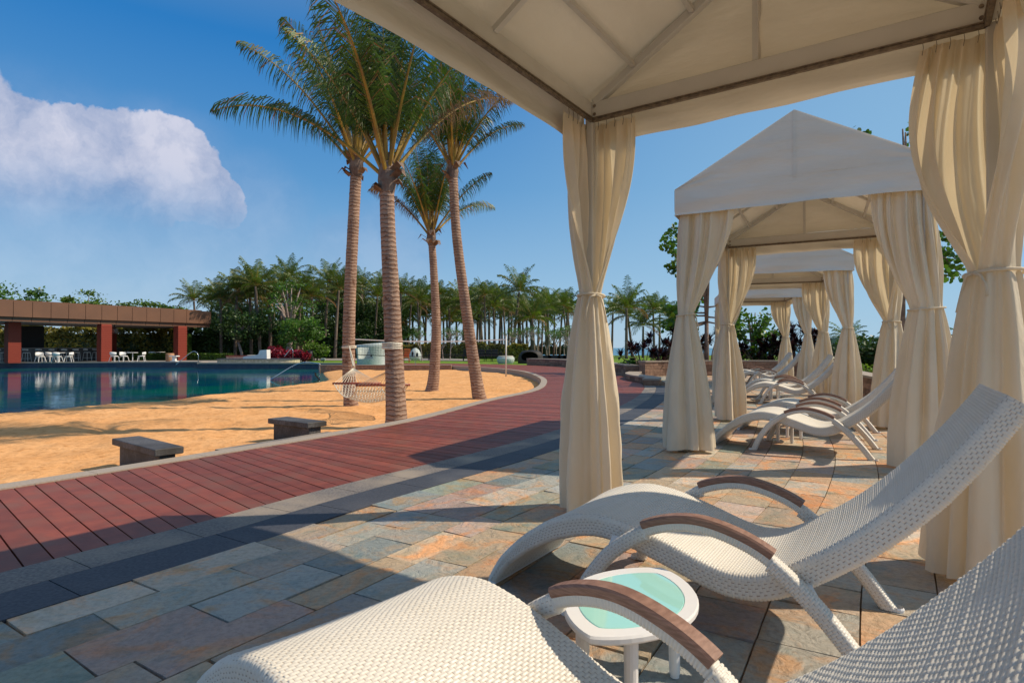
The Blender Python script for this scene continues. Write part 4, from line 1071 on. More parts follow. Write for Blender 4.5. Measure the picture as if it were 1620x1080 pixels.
def hedge(name, label, cat, x0, x1, y, dy, h, mt, n, leaf, seed, z0=-.05, rough=.2, group=None, y1=None, kind=None):
    r = random.Random(seed); y1 = y if y1 is None else y1; mb = MB()
    def fn(r):
        u = r.random(); x = x0 + (x1 - x0) * u; yc = y + (y1 - y) * u
        top = h * (1 + rough * (math.sin(x * 1.3) * .35 + math.sin(x * 3.7 + 1) * .3 + math.sin(x * 8) * .2))
        z = top * (1 - r.random() ** 1.5 * 1.0); side = 1 if r.random() < .5 else -1
        if r.random() < .3: return Vector((x, yc + r.uniform(-.5, .5) * dy, z0 + top)), 1.0 + .3 * math.sin(x * 2.1)
        return Vector((x, yc - dy / 2 * r.uniform(.6, 1.08), z0 + z)), 1.0 + .3 * math.sin(x * 2.1 + z)
    leaves(mb, n, fn, leaf, r, 1)
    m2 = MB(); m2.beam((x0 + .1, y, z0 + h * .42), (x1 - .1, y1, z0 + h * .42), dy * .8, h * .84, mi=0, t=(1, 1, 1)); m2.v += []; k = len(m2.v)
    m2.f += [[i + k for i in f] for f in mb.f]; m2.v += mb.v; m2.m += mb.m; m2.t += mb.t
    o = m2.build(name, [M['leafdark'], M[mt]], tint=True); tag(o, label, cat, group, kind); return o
hedge('bamboo_hedge', 'tall golden green bamboo hedge behind the bar terrace', 'hedge', X(-60, 58), X(300, 58), 58, 1.6, 3.0, 'bamboo', 11000, .34, 31)
hedge('dark_hedge', 'tall dark green hedge between the bar and the thick forked trunk', 'hedge', X(286, 60), X(470, 60), 60, 1.8, 2.9, 'leafdark', 9000, .30, 32)
hedge('low_hedge', 'long clipped bright green low hedge behind bar and poolside path', 'hedge', X(180, 52), X(368, 52), 52, 1.0, .62, 'leaflight', 6000, .16, 33, rough=.05)
hedge('bamboo_hedge', 'golden green bamboo hedge left of the black cave daybed', 'hedge', X(803, 50), X(835, 50), 50, 1.2, 1.35, 'bamboo', 1800, .24, 34)
hedge('bamboo_hedge', 'wide golden hedge behind the dark garden tables', 'hedge', X(640, 62), X(800, 62), 62, 1.2, 1.5, 'bamboo', 4500, .28, 35)
hedge('dark_hedge', 'dark undergrowth hedge behind the white woven daybed', 'hedge', X(500, 62), X(640, 62), 61.5, 1.6, 2.3, 'leafdark', 6000, .32, 36)
hedge('far_wood', None, None, X(320, 86), X(640, 86), 88, 3, 6.2, 'leafdark', 9000, .5, 37, kind='stuff', rough=.4)
hedge('shore_scrub', None, None, X(640, 100), X(940, 100), 100, 2, 1.6, 'leafdark', 5000, .4, 38, kind='stuff', rough=.5)
def shrub(name, label, cat, loc, h, w, mt, n, leaf, seed, group=None):
    r = random.Random(seed); root = thing(name, label, cat, loc, 0, group); mb = MB(); tips = []
    for _ in range(14):
        a = r.uniform(0, 6.28); q = Vector((math.cos(a) * w * .5 * r.random(), math.sin(a) * w * .5 * r.random(), h * r.uniform(.5, .95))); mb.tube([Vector((q.x * .3, q.y * .3, 0)), q], [.02, .008], 4); tips.append(q)
    mb.build('stems', M['bark'], root)
    mb = MB(); leaves(mb, n, lambda r: ((lambda q: (q * r.uniform(.4, 1.05) + Vector((r.gauss(0, w * .12), r.gauss(0, w * .12), r.gauss(0, h * .08))), r.uniform(.7, 1.3)))(tips[r.randrange(14)])), leaf, r)
    mb.build('foliage', M[mt], root, tint=True); return root
for i, (px, h, w) in enumerate([(434, 1.25, 1.4), (447, .9, 1.3), (459, .95, 1.3), (470, .95, 1.2), (480, .75, 1.0)]):
    shrub('cordyline_shrub', 'bright red leafed shrub, %s from the left in the red bed' % ordn[i], 'shrub', at(px, 47, .0), h, w, 'redleaf', 700, .26, 60 + i, 'red shrubs by the pool platform')
shrub('green_shrub', 'light green spreading shrub right of the black bin', 'shrub', at(500, 51, -.0), 1.6, 2.4, 'leaflight', 1500, .24, 71)
shrub('green_shrub', 'small green shrub inside the curve of the seat wall by the dark rosettes', 'shrub', at(1000, 25.5, .1), .45, 1.2, 'leafmid', 1200, .13, 72)
shrub('green_shrub', 'green bush growing behind the right hand planter wall', 'shrub', at(1432, 22, -.1), .9, 1.6, 'leafmid', 1400, .15, 73)
shrub('green_shrub', 'yellow green grass tuft behind the right hand planter wall near the loungers', 'shrub', at(1342, 19, -.1), .62, 1.8, 'leaflight', 1400, .12, 74)
# dark burgundy rosette plants behind the brick wall
def rosette(label, px, z, h, w, seed, n=17):
    r = random.Random(seed); root = thing('rosette_plant', label, 'plant', at(px, z, -.05), 0, 'dark burgundy rosette plants behind the brick wall'); st = MB(); lf = MB()
    for k in range(n):
        a = r.uniform(0, 6.28); rad = w * .5 * math.sqrt(r.random()); q = Vector((math.cos(a) * rad, math.sin(a) * rad, h * r.uniform(.45, 1.0) * (1 - .35 * (rad / (w * .5)) ** 2)))
        st.tube([Vector((q.x * .25, q.y * .25, 0)), q * .6, q], [.025, .018, .014], 5)
        for j in range(26):
            az = j * 2.4 + r.random(); el = R(75 - 90 * j / 26); l = r.uniform(.28, .42)
            o = Vector((math.cos(az) * math.cos(el), math.sin(az) * math.cos(el), math.sin(el))); s_ = Vector((-math.sin(az), math.cos(az), 0))
            b = q + o * .03; m_ = b + o * l * .55; e = m_ + (o + Vector((0, 0, -.5))).normalized() * l * .45; wd = .045; t = r.uniform(.6, 1.9)
            lf.add([b - s_ * wd * .4, b + s_ * wd * .4, m_ + s_ * wd, m_ - s_ * wd, e], [(0, 1, 2, 3), (3, 2, 4)], 0, (t, t, t))
    st.build('stems', M['bark'], root); lf.build('foliage', M['burgundy'], root, tint=True)
for i, (px, z, h, w, d_) in enumerate([(1018, 23.9, 1.45, 1.9, 'leftmost, next to the cream middle curtain'), (1048, 24.6, 2.0, 2.0, 'tall one just left of the second cabana'), (1084, 25.2, 1.9, 2.0, 'behind the left curtain of the second cabana'), (1116, 25.2, 1.9, 1.8, 'between the two left curtains of the second cabana'),
                                     (1206, 25.6, 1.75, 1.9, 'seen under the far cabanas, left of their last curtain'), (1238, 25.4, 1.8, 1.6, 'behind the smallest curtain of the row'), (1262, 25.0, 2.2, 1.9, 'tall one right of the smallest curtain'), (1290, 24.6, 2.0, 1.7, 'rightmost, toward the small grey kiosk')]):
    rosette('dark burgundy rosette plant, ' + d_, px, z, h, w, 80 + i)
# sea-grape tree with big round leaves behind the wall, and a taller tree to the right
def bigleaf(label, px, z, h, cr, seed, dens=1500, leaf=.24, cats='tree', low=.25, trunk=.12, lean=0.0, keep=None):
    r = random.Random(seed); root = thing('seagrape_tree', label, cats, at(px, z, -.1), 0, 'large-leafed trees by the terrace'); mb = MB(); lf = MB()
    hub = Vector((lean, 0, h * low)); mb.tube([Vector((0, 0, 0)), Vector((lean * .2, 0, h * low * .5)), hub], [trunk, trunk * .8, trunk * .7], 8)
    for k in range(22):
        a = r.uniform(0, 6.28); zz = h * r.uniform(low * .6, 1.0); rr = cr * (1 - .55 * abs(zz / h - .55)) * r.uniform(.55, 1.05)
        e = Vector((lean + math.cos(a) * rr, math.sin(a) * rr, zz)); s0 = hub.lerp(Vector((lean, 0, h * .95)), max(0, (zz / h - low) * .8)); m_ = s0.lerp(e, .5) + Vector((0, 0, -.15))
        mb.tube([s0, m_, e], [trunk * .35, trunk * .2, .012], 5)
        for _ in range(dens // 22):
            f = .35 + .65 * r.random() ** .7; p = (s0.lerp(m_, f * 2) if f < .5 else m_.lerp(e, f * 2 - 1)) + Vector((r.gauss(0, .14), r.gauss(0, .14), r.gauss(0, .11)))
            n_ = Vector((r.gauss(0, .6), r.gauss(0, .6), r.gauss(.5, .5))).normalized(); u_ = n_.orthogonal().normalized(); v_ = n_.cross(u_); s_ = leaf * r.uniform(.6, 1.1) * .5; t = r.uniform(.6, 1.5)
            lf.add([p + u_ * s_ * math.cos(x) + v_ * s_ * .8 * math.sin(x) for x in (0, 1.05, 2.1, 3.14, 4.2, 5.2)], [(0, 1, 2, 3, 4, 5)], 0, (t, t, t))
    for k in range(3): mb.tube([hub, Vector((lean + r.uniform(-.3, .3), r.uniform(-.3, .3), h * .9))], [trunk * .6, trunk * .15], 6)
    mb.build('trunk', M['bark'], root, smooth=True); lf.build('crown', M['leafmid'], root, tint=True); return root
bigleaf('round-leafed tree reaching out left of the second cabana', 1118, 24.3, 7.4, 2.7, 301, 1700, .24, low=.3)
bigleaf('leafy green tree seen low between the left curtains of the second cabana', 1192, 26.5, 3.1, 1.3, 302, 1300, .2, low=.2)
bigleaf('tree with dark bent trunk behind the right curtains of the second cabana', 1424, 17.5, 8.6, 2.3, 303, 1100, .2, low=.62, trunk=.13, lean=.25)

for i, (px, z, h, w) in enumerate([(1340, 26, 1.5, 2.6), (1366, 28, 1.7, 2.8), (1410, 25, 1.5, 2.4), (1452, 24, 1.7, 2.4), (1500, 23, 1.8, 2.6), (1545, 22, 1.8, 2.6)]):
    shrub('dark_shrub', 'dark green shrub beyond the right hand planter wall, %s from the left' % ordn[i], 'shrub', at(px, z, -.1), h, w, 'leafdark', 2200, .2, 400 + i, 'dark shrubs beyond the right hand wall')

# ================================================================== WALLS, BENCHES, GARDEN THINGS
def stone_wall(label, P, h, th=.36, name='planter_wall', rows=5, closed=False, z0=-.1, cap=.05):
    root = thing(name, label, 'wall'); P = resample([Vector((q[0], q[1])) for q in catmull([Vector((p[0], p[1])) for p in P], 16)], .02); s_ = arc(P)
    A = offset(P, -th / 2); B = offset(P, th / 2); mb = MB(); r = random.Random(len(label))
    def pt(Q, s): return (float(np.interp(s, s_, [q.x for q in Q])), float(np.interp(s, s_, [q.y for q in Q])))
    hh = (h - z0 - cap) / rows
    for k in range(rows):
        s = 0.0
        while s < s_[-1] - .02:
            w = min(r.uniform(.25, .7), s_[-1] - s); ja = r.uniform(-.008, .008); t = r.uniform(.65, 1.3)
            a, b, c, d = pt(A, s), pt(B, s), pt(B, s + w - .006), pt(A, s + w - .006); z1_ = z0 + hh * k; z2_ = z1_ + hh - .006
            vs = [(a[0], a[1], z1_), (b[0], b[1], z1_), (c[0], c[1], z1_), (d[0], d[1], z1_)]; vs += [(x, y, z2_) for x, y, _ in vs]
            cx = sum(v[0] for v in vs) / 8; cy = sum(v[1] for v in vs) / 8; f = 1 + ja
            vs = [(cx + (x - cx) * f, cy + (y - cy) * f, z) for x, y, z in vs]
            mb.add(vs, [(0, 1, 5, 4), (1, 2, 6, 5), (2, 3, 7, 6), (3, 0, 4, 7), (4, 5, 6, 7)], 0, t); s += w
    mb.build('stonework', M['wallstone'], root, tint=True)
    A = offset(P, -th / 2 - .03); B = offset(P, th / 2 + .03); mb = MB(); s = 0.0
    while s < s_[-1] - .02:
        w = min(.8, s_[-1] - s); n = 3
        for j in range(n):
            u0 = s + (w - .005) * j / n; u1 = s + (w - .005) * (j + 1) / n; a, b, c, d = pt(A, u0), pt(B, u0), pt(B, u1), pt(A, u1)
            vs = [(*q, h - cap) for q in (a, b, c, d)] + [(*q, h) for q in (a, b, c, d)]
            mb.add(vs, [(0, 1, 5, 4), (1, 2, 6, 5), (2, 3, 7, 6), (3, 0, 4, 7), (4, 5, 6, 7), (3, 2, 1, 0)])
        s += w
    mb.build('capstones', M['granite'], root); return root
stone_wall('tall stone wall behind the far cabanas holding the dark rosettes', [(5.0, 22.6), (6.2, 23.2), (8, 23.6), (10, 23.5), (11.2, 22.6)], .60)
stone_wall('stone planter wall running along the right side of the cabana row', [(11.2, 22.2), (10.6, 20.0), (9.6, 17.2), (8.5, 14.6), (7.4, 11.6), (6.55, 8.8), (6.0, 6.0), (5.6, 2.5)], .52)
stone_wall('long low stone seat wall curving along the far right side of the boardwalk', [(1.15, 37.9), (2.45, 36.0), (3.55, 33.2), (4.3, 29.0), (4.72, 25.4), (4.75, 23.2)], .42, rows=3, th=.5)
stone_wall('short curved stone wall stepping down where the terrace meets the boardwalk', [(4.70, 22.4), (4.28, 21.0), (4.2, 19.6), (4.32, 18.6), (4.30, 17.9), (4.05, 17.2)], .20, rows=2, th=.42)
def stone_bench(label, px0, px1, s0_, loc, d1, d2, L_, Wd, top, seed):
    """d1 along the bench, d2 across"""
    root = thing('stone_bench', label, 'bench', (loc[0], loc[1], 0), 0, 'dark stone benches between sand and boardwalk')
    ax = (d1, d2, Vector((0, 0, 1)))
    mb = MB(); mb.box((0, 0, top - .035), (L_, Wd, .07), ax, bev=.006); mb.build('seat_slab', M['bench'], root)
    mb = MB(); mb.box((d1 * -.0).to_tuple()[:2] + ((top - .07 - .45) / 2,), (L_ - .10, Wd - .12, top - .07 + .45), ax, bev=.004); mb.build('base_block', M['bench'], root)
    return root
def benchat(label, A, B, top, wd, seed):
    A = Vector((*A, 0)); B = Vector((*B, 0)); d = (B - A); L_ = d.length; d.normalize(); n_ = Vector((-d.y, d.x, 0)); c = (A + B) / 2 + n_ * wd / 2
    stone_bench(label, 0, 0, 0, c, d, n_, L_, wd, top, seed)
t_ = .10
def Gt(px, py): return G(px, py, t_)
benchat('dark stone bench on the left, nearer the viewer, at the edge of the sand', Gt(178, 693), Gt(246, 711), t_, .27, 1)
benchat('dark stone bench right of the first, farther along the boardwalk kerb', Gt(424, 661.5), Gt(487, 669), t_, .31, 2)

# hammock between the two left palms
root = thing('rope_hammock', 'white rope net hammock with red wooden spreader bars slung between two palms', 'hammock', (-2.75, 11.3, 0)); O = Vector((-2.75, 11.3, 0))
fA = Vector((X(565, 12.1), 12.1, .37)); fB = Vector((X(606, 10.75), 10.75, .42)); hw_ = .46; ax = Vector((1, .12, 0)).normalized()
for c, nm_ in ((fA, 0), (fB, 1)):
    mb = MB(); mb.tube([c - ax * (hw_ + .03) - O, c + ax * (hw_ + .03) - O], .022, 10); mb.build('spreader_bar', M['redbar'], root, smooth=True)
rA = Vector((X(559, 12.75), 12.75, .66)); rB = Vector((X(614, 10.15), 10.15, .70)); tA = Vector((X(553, 13.05) + .0, 13.04, 1.13)); tB = Vector((X(616, 9.95), 9.92, 1.12))
for c, rg, tt in ((fA, rA, tA), (fB, rB, tB)):
    mb = MB()
    for k in range(15):
        e = c + ax * (hw_ * (2 * k / 14 - 1)); mb.tube([e - O, rg - O], .005, 4)
    n_ = 14; mb.tube([rg - O + Vector((.035 * math.cos(6.283 * k / n_), 0, .035 * math.sin(6.283 * k / n_) + .02)) for k in range(n_ + 1)], .007, 6)
    mb.build('clew_cords', M['rope'], root)
    mb = MB(); mb.tube([rg - O + Vector((0, 0, .05)), rg.lerp(tt, .5) - O + Vector((0, 0, -.02)), tt - O], .014, 6); mb.tube([rg - O + Vector((.02, 0, .05)), rg.lerp(tt, .4) - O + Vector((.03, 0, 0)), tt - O], .010, 6); mb.build('hanging_rope', M['rope'], root)
mb = MB(); NU, NV = 15, 22
def net(u, v):
    p = fA.lerp(fB, v) + ax * (hw_ * (2 * u - 1)) * (1 - .10 * math.sin(math.pi * v)); s_ = .36 * math.sin(math.pi * v) ** .8 * (.72 + .28 * math.sin(math.pi * u))
    return p - Vector((0, 0, s_)) - O
for k in range(-NV // 2, NU + 1, 1):
    for sg in (1, -1):
        pts = []
        for j in range(NV + 1):
            u = (k + j * .5) / NU
            if sg < 0: u = 1 - u
            if 0 <= u <= 1: pts.append(net(u, j / NV))
        if len(pts) > 1: mb.tube(pts, .0052, 4)
for u in (0, 1): mb.tube([net(u, j / NV) for j in range(NV + 1)], .009, 5)
mb.build('rope_net', M['rope'], root)
for tt, z_, px, rr, lab_ in ((tA, z1, 552.4, .150, 0), (tB, z2, 620.5, .160, 1)):
    mb = MB()
    for k in range(4 if lab_ else 2):
        h_ = tt.z + (k - 1) * .024; c = Vector((X(px, z_), z_, h_)); n_ = 24
        mb.tube([c + Vector((rr * math.cos(6.283 * j / n_), rr * math.sin(6.283 * j / n_), .01 * math.sin(6.283 * j / n_ + k))) - O for j in range(n_ + 1)], .014, 6)
    mb.build('tree_wrap', M['rope'], root)

# volleyball net
root = thing('volleyball_net', 'beach volleyball net with white top tape strung across the sand behind the palms', 'net', (-.3, 26, 0)); O = Vector((-.3, 26, 0))
pA = Vector((-.27, 26.6, 0)); pB = Vector((X(556, 25.4), 25.4, 0))
for p in (pA, pB):
    mb = MB(); mb.tube([p + Vector((0, 0, SL - .1)) - O, p + Vector((0, 0, 1.62)) - O], .035, 10); mb.tube([p + Vector((0, 0, 1.62)) - O, p + Vector((0, 0, 1.66)) - O], .045, 10); mb.build('pole', M['frame'], root, smooth=True)
def nt(u, v): 
    p = pA.lerp(pB, u); top = 1.475 - .10 * math.sin(math.pi * u); return p + Vector((0, 0, top - v * .66)) - O
mb = MB(); mb2 = MB()
for i in range(24):
    a, b = nt(i / 24, 0), nt((i + 1) / 24, 0); mb.beam(a, b, .012, .05)
    a, b = nt(i / 24, 1), nt((i + 1) / 24, 1); mb2.beam(a, b, .010, .03)
mb.build('top_tape', M['white'], root)
for i in range(1, 60): mb2.tube([nt(i / 60, .02), nt(i / 60, 1)], .0035, 3)
for j in range(1, 6): mb2.tube([nt(i / 24, j / 6) for i in range(25)], .0035, 3)
mb2.build('net_mesh', M['black'], root)

# garden furniture on the lawn
def shell(name, mt, root, f, nu=48, nv=24, keep=None):
    P = np.zeros((nv + 1, nu, 3))
    for j in range(nv + 1):
        for i in range(nu): P[j, i] = f(i / nu, j / nv)
    o = gridmesh(name, P, M[mt], root, closeu=True)
    if keep:
        import bmesh
        bm = bmesh.new(); bm.from_mesh(o.data)
        bmesh.ops.delete(bm, geom=[f_ for f_ in bm.faces if not keep(f_.calc_center_median())], context='FACES'); bm.to_mesh(o.data); bm.free()
    md = o.modifiers.new('Solidify', 'SOLIDIFY'); md.thickness = .09; md.offset = -1
    return o
zd = 38.5; root = thing('woven_daybed', 'white woven hooded daybed with big open front on the lawn', 'daybed', at(587, zd, -.03))
def fdb(u, v):
    a = 6.2832 * u; r_ = .90 + .16 * v - .05 * math.sin(math.pi * v); top = 1.34 + .10 * math.cos(a - .4)
    if v > .80: r_ *= 1 - ((v - .80) * 2.2) ** 2
    return (r_ * math.cos(a), r_ * .8 * math.sin(a), .02 + top * min(v / .92, 1) + (.04 if v > .92 else 0))
def keepdb(c):
    if c.y < .12 and .42 < c.z < 1.16 and -.78 < c.x < .30 + (c.z - .42) * -.35: return False
    if c.y > .2 and .55 < c.z < 1.0 and abs(c.x - .05) < .28 - (c.z - .55) * .45: return False
    return True
shell('hood', 'wovenpale', root, fdb, 200, 110, keepdb)
mb = MB(); mb.lathe((0, 0, 0), [(0.0, .36), (.80, .36), (.86, .33), (.86, .30)], 32, sy=.8); mb.build('cushion', M['cushion'], root, smooth=True)
ze = 34.6; root = thing('egg_sculpture', 'small white egg-shaped pod with oval holes on a thin stand', 'pod chair', at(657, ze + 2, 0))
def fegg(u, v):
    a = 6.2832 * u; t = math.pi * v; k = math.sin(t) * (1 - .18 * math.cos(math.pi - t)); return (.37 * k * math.cos(a), .37 * k * math.sin(a), .62 - .42 * math.cos(t) * (1.12 if v > .5 else .85))
def keepegg(c):
    for (cx, cz, rx, rz) in ((-.13, .72, .075, .14), (.16, .66, .07, .15)):
        if c.y < 0 and ((c.x - cx) / rx) ** 2 + ((c.z - cz) / rz) ** 2 < 1: return False
    return True
o = shell('pod_shell', 'wovenpale', root, fegg, 150, 100, keepegg); o.modifiers['Solidify'].thickness = .04
mb = MB(); mb.tube([(0, 0, -.03), (0, 0, .24)], .022, 8); mb.lathe((0, 0, -.03), [(.2, 0), (.2, .02), (0, .03)], 20); mb.build('stand', M['steel'], root)
root = thing('orange_chair', 'orange garden chair just left of the white egg pod', 'chair', at(643, 45, -.03)); mb = MB()
mb.box((0, 0, .42), (.5, .5, .06), bev=.02); mb.build('seat', M['orange'], root); mb = MB(); mb.box((0, .24, .74), (.5, .05, .62), bev=.02); mb.build('backrest', M['orange'], root)
for x in (-.22, .22):
    for y in (-.22, .22): mb = MB(); mb.beam((x, y, 0), (x, y, .4), .04, .04, up=(0, 1, 0)); mb.build('leg', M['orange'], root)
root = thing('round_daybed', 'pale grey round woven ottoman behind the volleyball pole', 'ottoman', at(800, 42, -.03)); mb = MB()
mb.lathe((0, 0, 0), [(.50, 0), (.60, .12), (.64, .34), (.60, .46), (.52, .48)], 36); mb.build('woven_body', M['wovenpale'], root, smooth=True); mb = MB(); mb.lathe((0, 0, 0), [(.53, .47), (.55, .53), (.5, .56), (0, .57)], 36); mb.build('cushion', M['cushion'], root, smooth=True)
root = thing('cave_daybed', 'black woven cave-shaped daybed with round opening on the lawn', 'daybed', at(840, 42.5, -.03))
def fcave(u, v):
    a = 6.2832 * u; t = math.pi * .5 * v; k = math.cos(t) ** .55; return (.95 * k * math.cos(a), .75 * k * math.sin(a), .0 + .96 * math.sin(t) ** .8)
o = shell('woven_shell', 'wovendark', root, fcave, 160, 80, lambda c: not (c.y < .0 and ((c.x + .12) / .60) ** 2 + ((c.z - .48) / .37) ** 2 < 1)); o.modifiers['Solidify'].thickness = .07
mb = MB(); mb.lathe((0, 0, 0), [(0, .24), (.72, .24), (.78, .20), (.78, .02)], 32, sy=.8); mb.build('cushion', M['wovendark'], root)
def garden_table(label, px, z, w, h, n=1):
    root = thing('garden_table', label, 'table', at(px, z, -.03)); mb = MB(); mb.box((0, 0, h - .03), (w, .8, .05), bev=.01); mb.build('table_top', M['black'], root)
    for x in (-w / 2 + .08, w / 2 - .08):
        for y in (-.33, .33): mb = MB(); mb.box((x, y, (h - .055) / 2), (.06, .06, h - .055)); mb.build('leg', M['black'], root)
def garden_chair(label, px, z, rz=0, w=.55, h=.8, seat=.42):
    root = thing('garden_chair', label, 'chair', at(px, z, -.03), rz, 'black garden chairs on the far lawn'); mb = MB(); mb.box((0, 0, seat), (w, .5, .10), bev=.02); mb.build('seat', M['black'], root)
    mb = MB(); mb.box((0, .24, (h + seat) / 2 + .05), (w, .06, h - seat), bev=.02); mb.build('backrest', M['black'], root)
    for x in (-w / 2 + .04, w / 2 - .04):
        for y in (-.21, .21): mb = MB(); mb.box((x, y, (seat - .05) / 2), (.04, .04, seat - .05)); mb.build('leg', M['black'], root)
garden_table('long black garden table behind the palm trunk leaning left', 772, 48, 2.4, .75)
for i, (px, d_) in enumerate([(740, 'far left of the long black table'), (750, 'left of the long black table'), (762, 'behind the left half of the long black table'), (773, 'behind the middle of the long black table'), (783, 'behind the right half of the long black table')]):
    garden_chair('black garden chair ' + d_, px, 49.3, w=.5 if i > 1 else .8, h=.95)
garden_table('low dark bench-like table left of the cave daybed row, behind the short palm', 706, 52, 3.2, .55)
garden_table('low dark table beside the white woven daybed', 614, 46, 1.7, .5)
for i, (px, d_) in enumerate([(866, 'right beside the cave daybed'), (877, 'second right of the cave daybed'), (889, 'third right of the cave daybed'), (901, 'at the edge of the cream middle curtain')]):
    garden_chair('low black garden seat ' + d_, px, 41.5, w=.9 if i % 2 else .6, h=.55, seat=.34)

# pool edge things
root = thing('pool_platform', 'raised oval stone platform jutting into the far side of the pool', 'platform', at(410, 43.5, 0)); 
mb = MB(); zz = 42.6
pts = [(math.copysign(abs(math.cos(a)) ** .6, math.cos(a)) * 2.9, math.copysign(abs(math.sin(a)) ** .7, math.sin(a)) * 1.3) for a in [2 * math.pi * k / 40 for k in range(40)]]
mb.prism(pts, -.02, .26); mb.build('stone_side', M['platstone'], root); mb = MB(); mb.prism([(x * 1.02, y * 1.03) for x, y in pts], .262, .30); mb.build('dark_top', M['darkgranite'], root)
root = thing('chaise_seat', 'white moulded chaise seat on the raised pool platform', 'seat', at(408, 43.3, .30)); mb = MB()
pr = [(-.95, .0), (-.95, .14), (-.7, .20), (-.2, .24), (.15, .30), (.28, .62), (.78, .66), (.80, .0)]
vs = [(x, -.32, z) for x, z in pr] + [(x, .32, z) for x, z in pr]; k = len(pr)
mb.add(vs, [tuple(range(k)), tuple(range(k, 2 * k))[::-1]] + [(i, i + k, (i + 1) % k + k, (i + 1) % k) for i in range(k)]); mb.build('moulded_shell', M['white'], root)
mb = MB(); mb.box((-.3, 0, .255), (.8, .5, .04), bev=.015); mb.build('cushion', M['cushion'], root)
root = thing('garden_bench', 'long low pinkish bench left of the white chaise seat', 'bench', at(380, 47, 0)); mb = MB(); mb.box((0, 0, .44), (2.1, .5, .08), bev=.01); mb.build('seat', M['redbar'], root); mb = MB(); mb.box((0, 0, .2), (2.0, .42, .40)); mb.build('base', M['pinkstone'], root)
root = thing('litter_bin', 'black cylindrical bin right of the red shrubs', 'bin', at(490, 48, 0)); mb = MB(); mb.lathe((0, 0, 0), [(0, 0), (.24, 0), (.24, .78), (.22, .80)], 20); mb.build('bin_body', M['black'], root, smooth=True); mb = MB(); mb.lathe((0, 0, .8), [(.25, 0), (.25, .05), (.18, .08), (0, .09)], 20); mb.build('lid', M['black'], root)
root = thing('spotlight', 'small dark teal garden spotlight on the lawn edge by the pool', 'lamp', at(512, 45, .0)); mb = MB(); mb.tube([(0, 0, .0), (0, 0, .14)], .03, 8); mb.build('stake', M['black'], root); mb = MB(); mb.tube([(-.16, 0, .18), (.14, -.05, .22)], [.13, .10], 14); mb.build('lamp_head', M['building'], root)
def handrail(label, pts_px, z, off, r=.022):
    root = thing('handrail', label, 'handrail', at(pts_px[0][0], z, 0), 0, 'steel pool handrails'); b = Vector(at(pts_px[0][0], z, 0))
    for k in (0,):
        mb = MB(); P = [Vector(vt(px, py, zz_)) - b + Vector(off) * k for px, py, zz_ in pts_px]; P = [P[0]] + [Vector(q) for q in catmull(P[1:], 6)]
        mb.tube(P, r, 8); mb.build('rail_tube', M['steel'], root, smooth=True)
handrail('steel handrail entering the pool beside the right brick column', [(314, 577, 44), (314, 562, 44), (311, 557.4, 44), (303, 557, 44), (278, 577, 43.2)], 44, (-.05, .55, 0))
handrail('steel handrail beside the red shrubs on the pool platform', [(463.5, 566, 44), (463.5, 554, 44), (460, 552, 44), (450, 564, 43.7)], 44, (0, .4, 0), .022)
handrail('long steel handrail sloping down into the near end of the pool', [(506, 604, 27.6), (506, 579, 27.6), (503, 574.5, 27.6), (472, 575, 28), (428, 600, 27.2)], 27.6, (-.05, .45, 0))
# ================================================================== POOL BAR
root = thing('pool_bar', 'open-sided pool bar with brown panelled flat roof on red brick columns', 'building', at(150, 48, 0)); O = Vector(at(150, 48, 0))
Lf = Vector((-44.0, 34.2, 0)); Rt = Vector((X(333, 54), 54, 0)); d = Vector((Rt.x - X(0, 41), 54 - 41, 0)).normalized(); Lf = Rt - d * 24; n_ = Vector((-d.y, d.x, 0))
dp_ = 9.0
def corner4(off_, a0=0, a1=24): return [Lf + d * a0 - n_ * off_, Rt + n_ * 0 - n_ * off_, Rt + n_ * (dp_ + off_), Lf + n_ * (dp_ + off_)]
zt, zm, zl = 4.42, 3.28, 2.98
mb = MB(); q = [(p.x - O.x, p.y - O.y) for p in (Lf, Rt, Rt + n_ * dp_, Lf + n_ * dp_)]; mb.prism(q, zm, zt - .02); mb.build('roof_slab', M['fasciadark'], root)
ax_ = (d, n_, Vector((0, 0, 1)))
mb = MB(); mb2 = MB(); k = 0; pw = 1.12
tot = 24.0; nP = int(tot / pw)
for i in range(nP):
    c = Rt - d * (pw * (i + .5)) - O; mb.box(c - n_ * .02 + Vector((0, 0, (zm + .02 + zt) / 2)), (pw - .03, .06, zt - zm - .02), ax_)
    mb2.box(c + n_ * .16 + Vector((0, 0, (zl + zm) / 2)), (pw - .03, .05, zm - zl - .01), ax_)
for i in range(7):
    c = Rt + n_ * (pw * (i + .5)) - O; mb.box(c + d * .02 + Vector((0, 0, (zm + .02 + zt) / 2)), (.06, pw - .03, zt - zm - .02), ax_); mb2.box(c - d * .16 + Vector((0, 0, (zl + zm) / 2)), (.05, pw - .03, zm - zl - .01), ax_)
mb.build('fascia_panels', M['fascia'], root); mb2.build('lower_fascia', M['fascia'], root)
mb = MB(); q = [(p.x - O.x, p.y - O.y) for p in (Lf + n_ * .2, Rt + n_ * .2 - d * .2, Rt + n_ * (dp_ - .2) - d * .2, Lf + n_ * (dp_ - .2))]; mb.prism(q, zl + .01, zl + .06); mb.build('soffit', M['soffit'], root)
mb = MB(); q = [(p.x - O.x, p.y - O.y) for p in (Lf + n_ * .4, Rt + n_ * .4 - d * .6, Rt + n_ * (dp_ - .6) - d * .6, Lf + n_ * (dp_ - .4))]; mb.prism(q, zt, zt + .10); mb.build('roof_trim', M['fascia'], root)
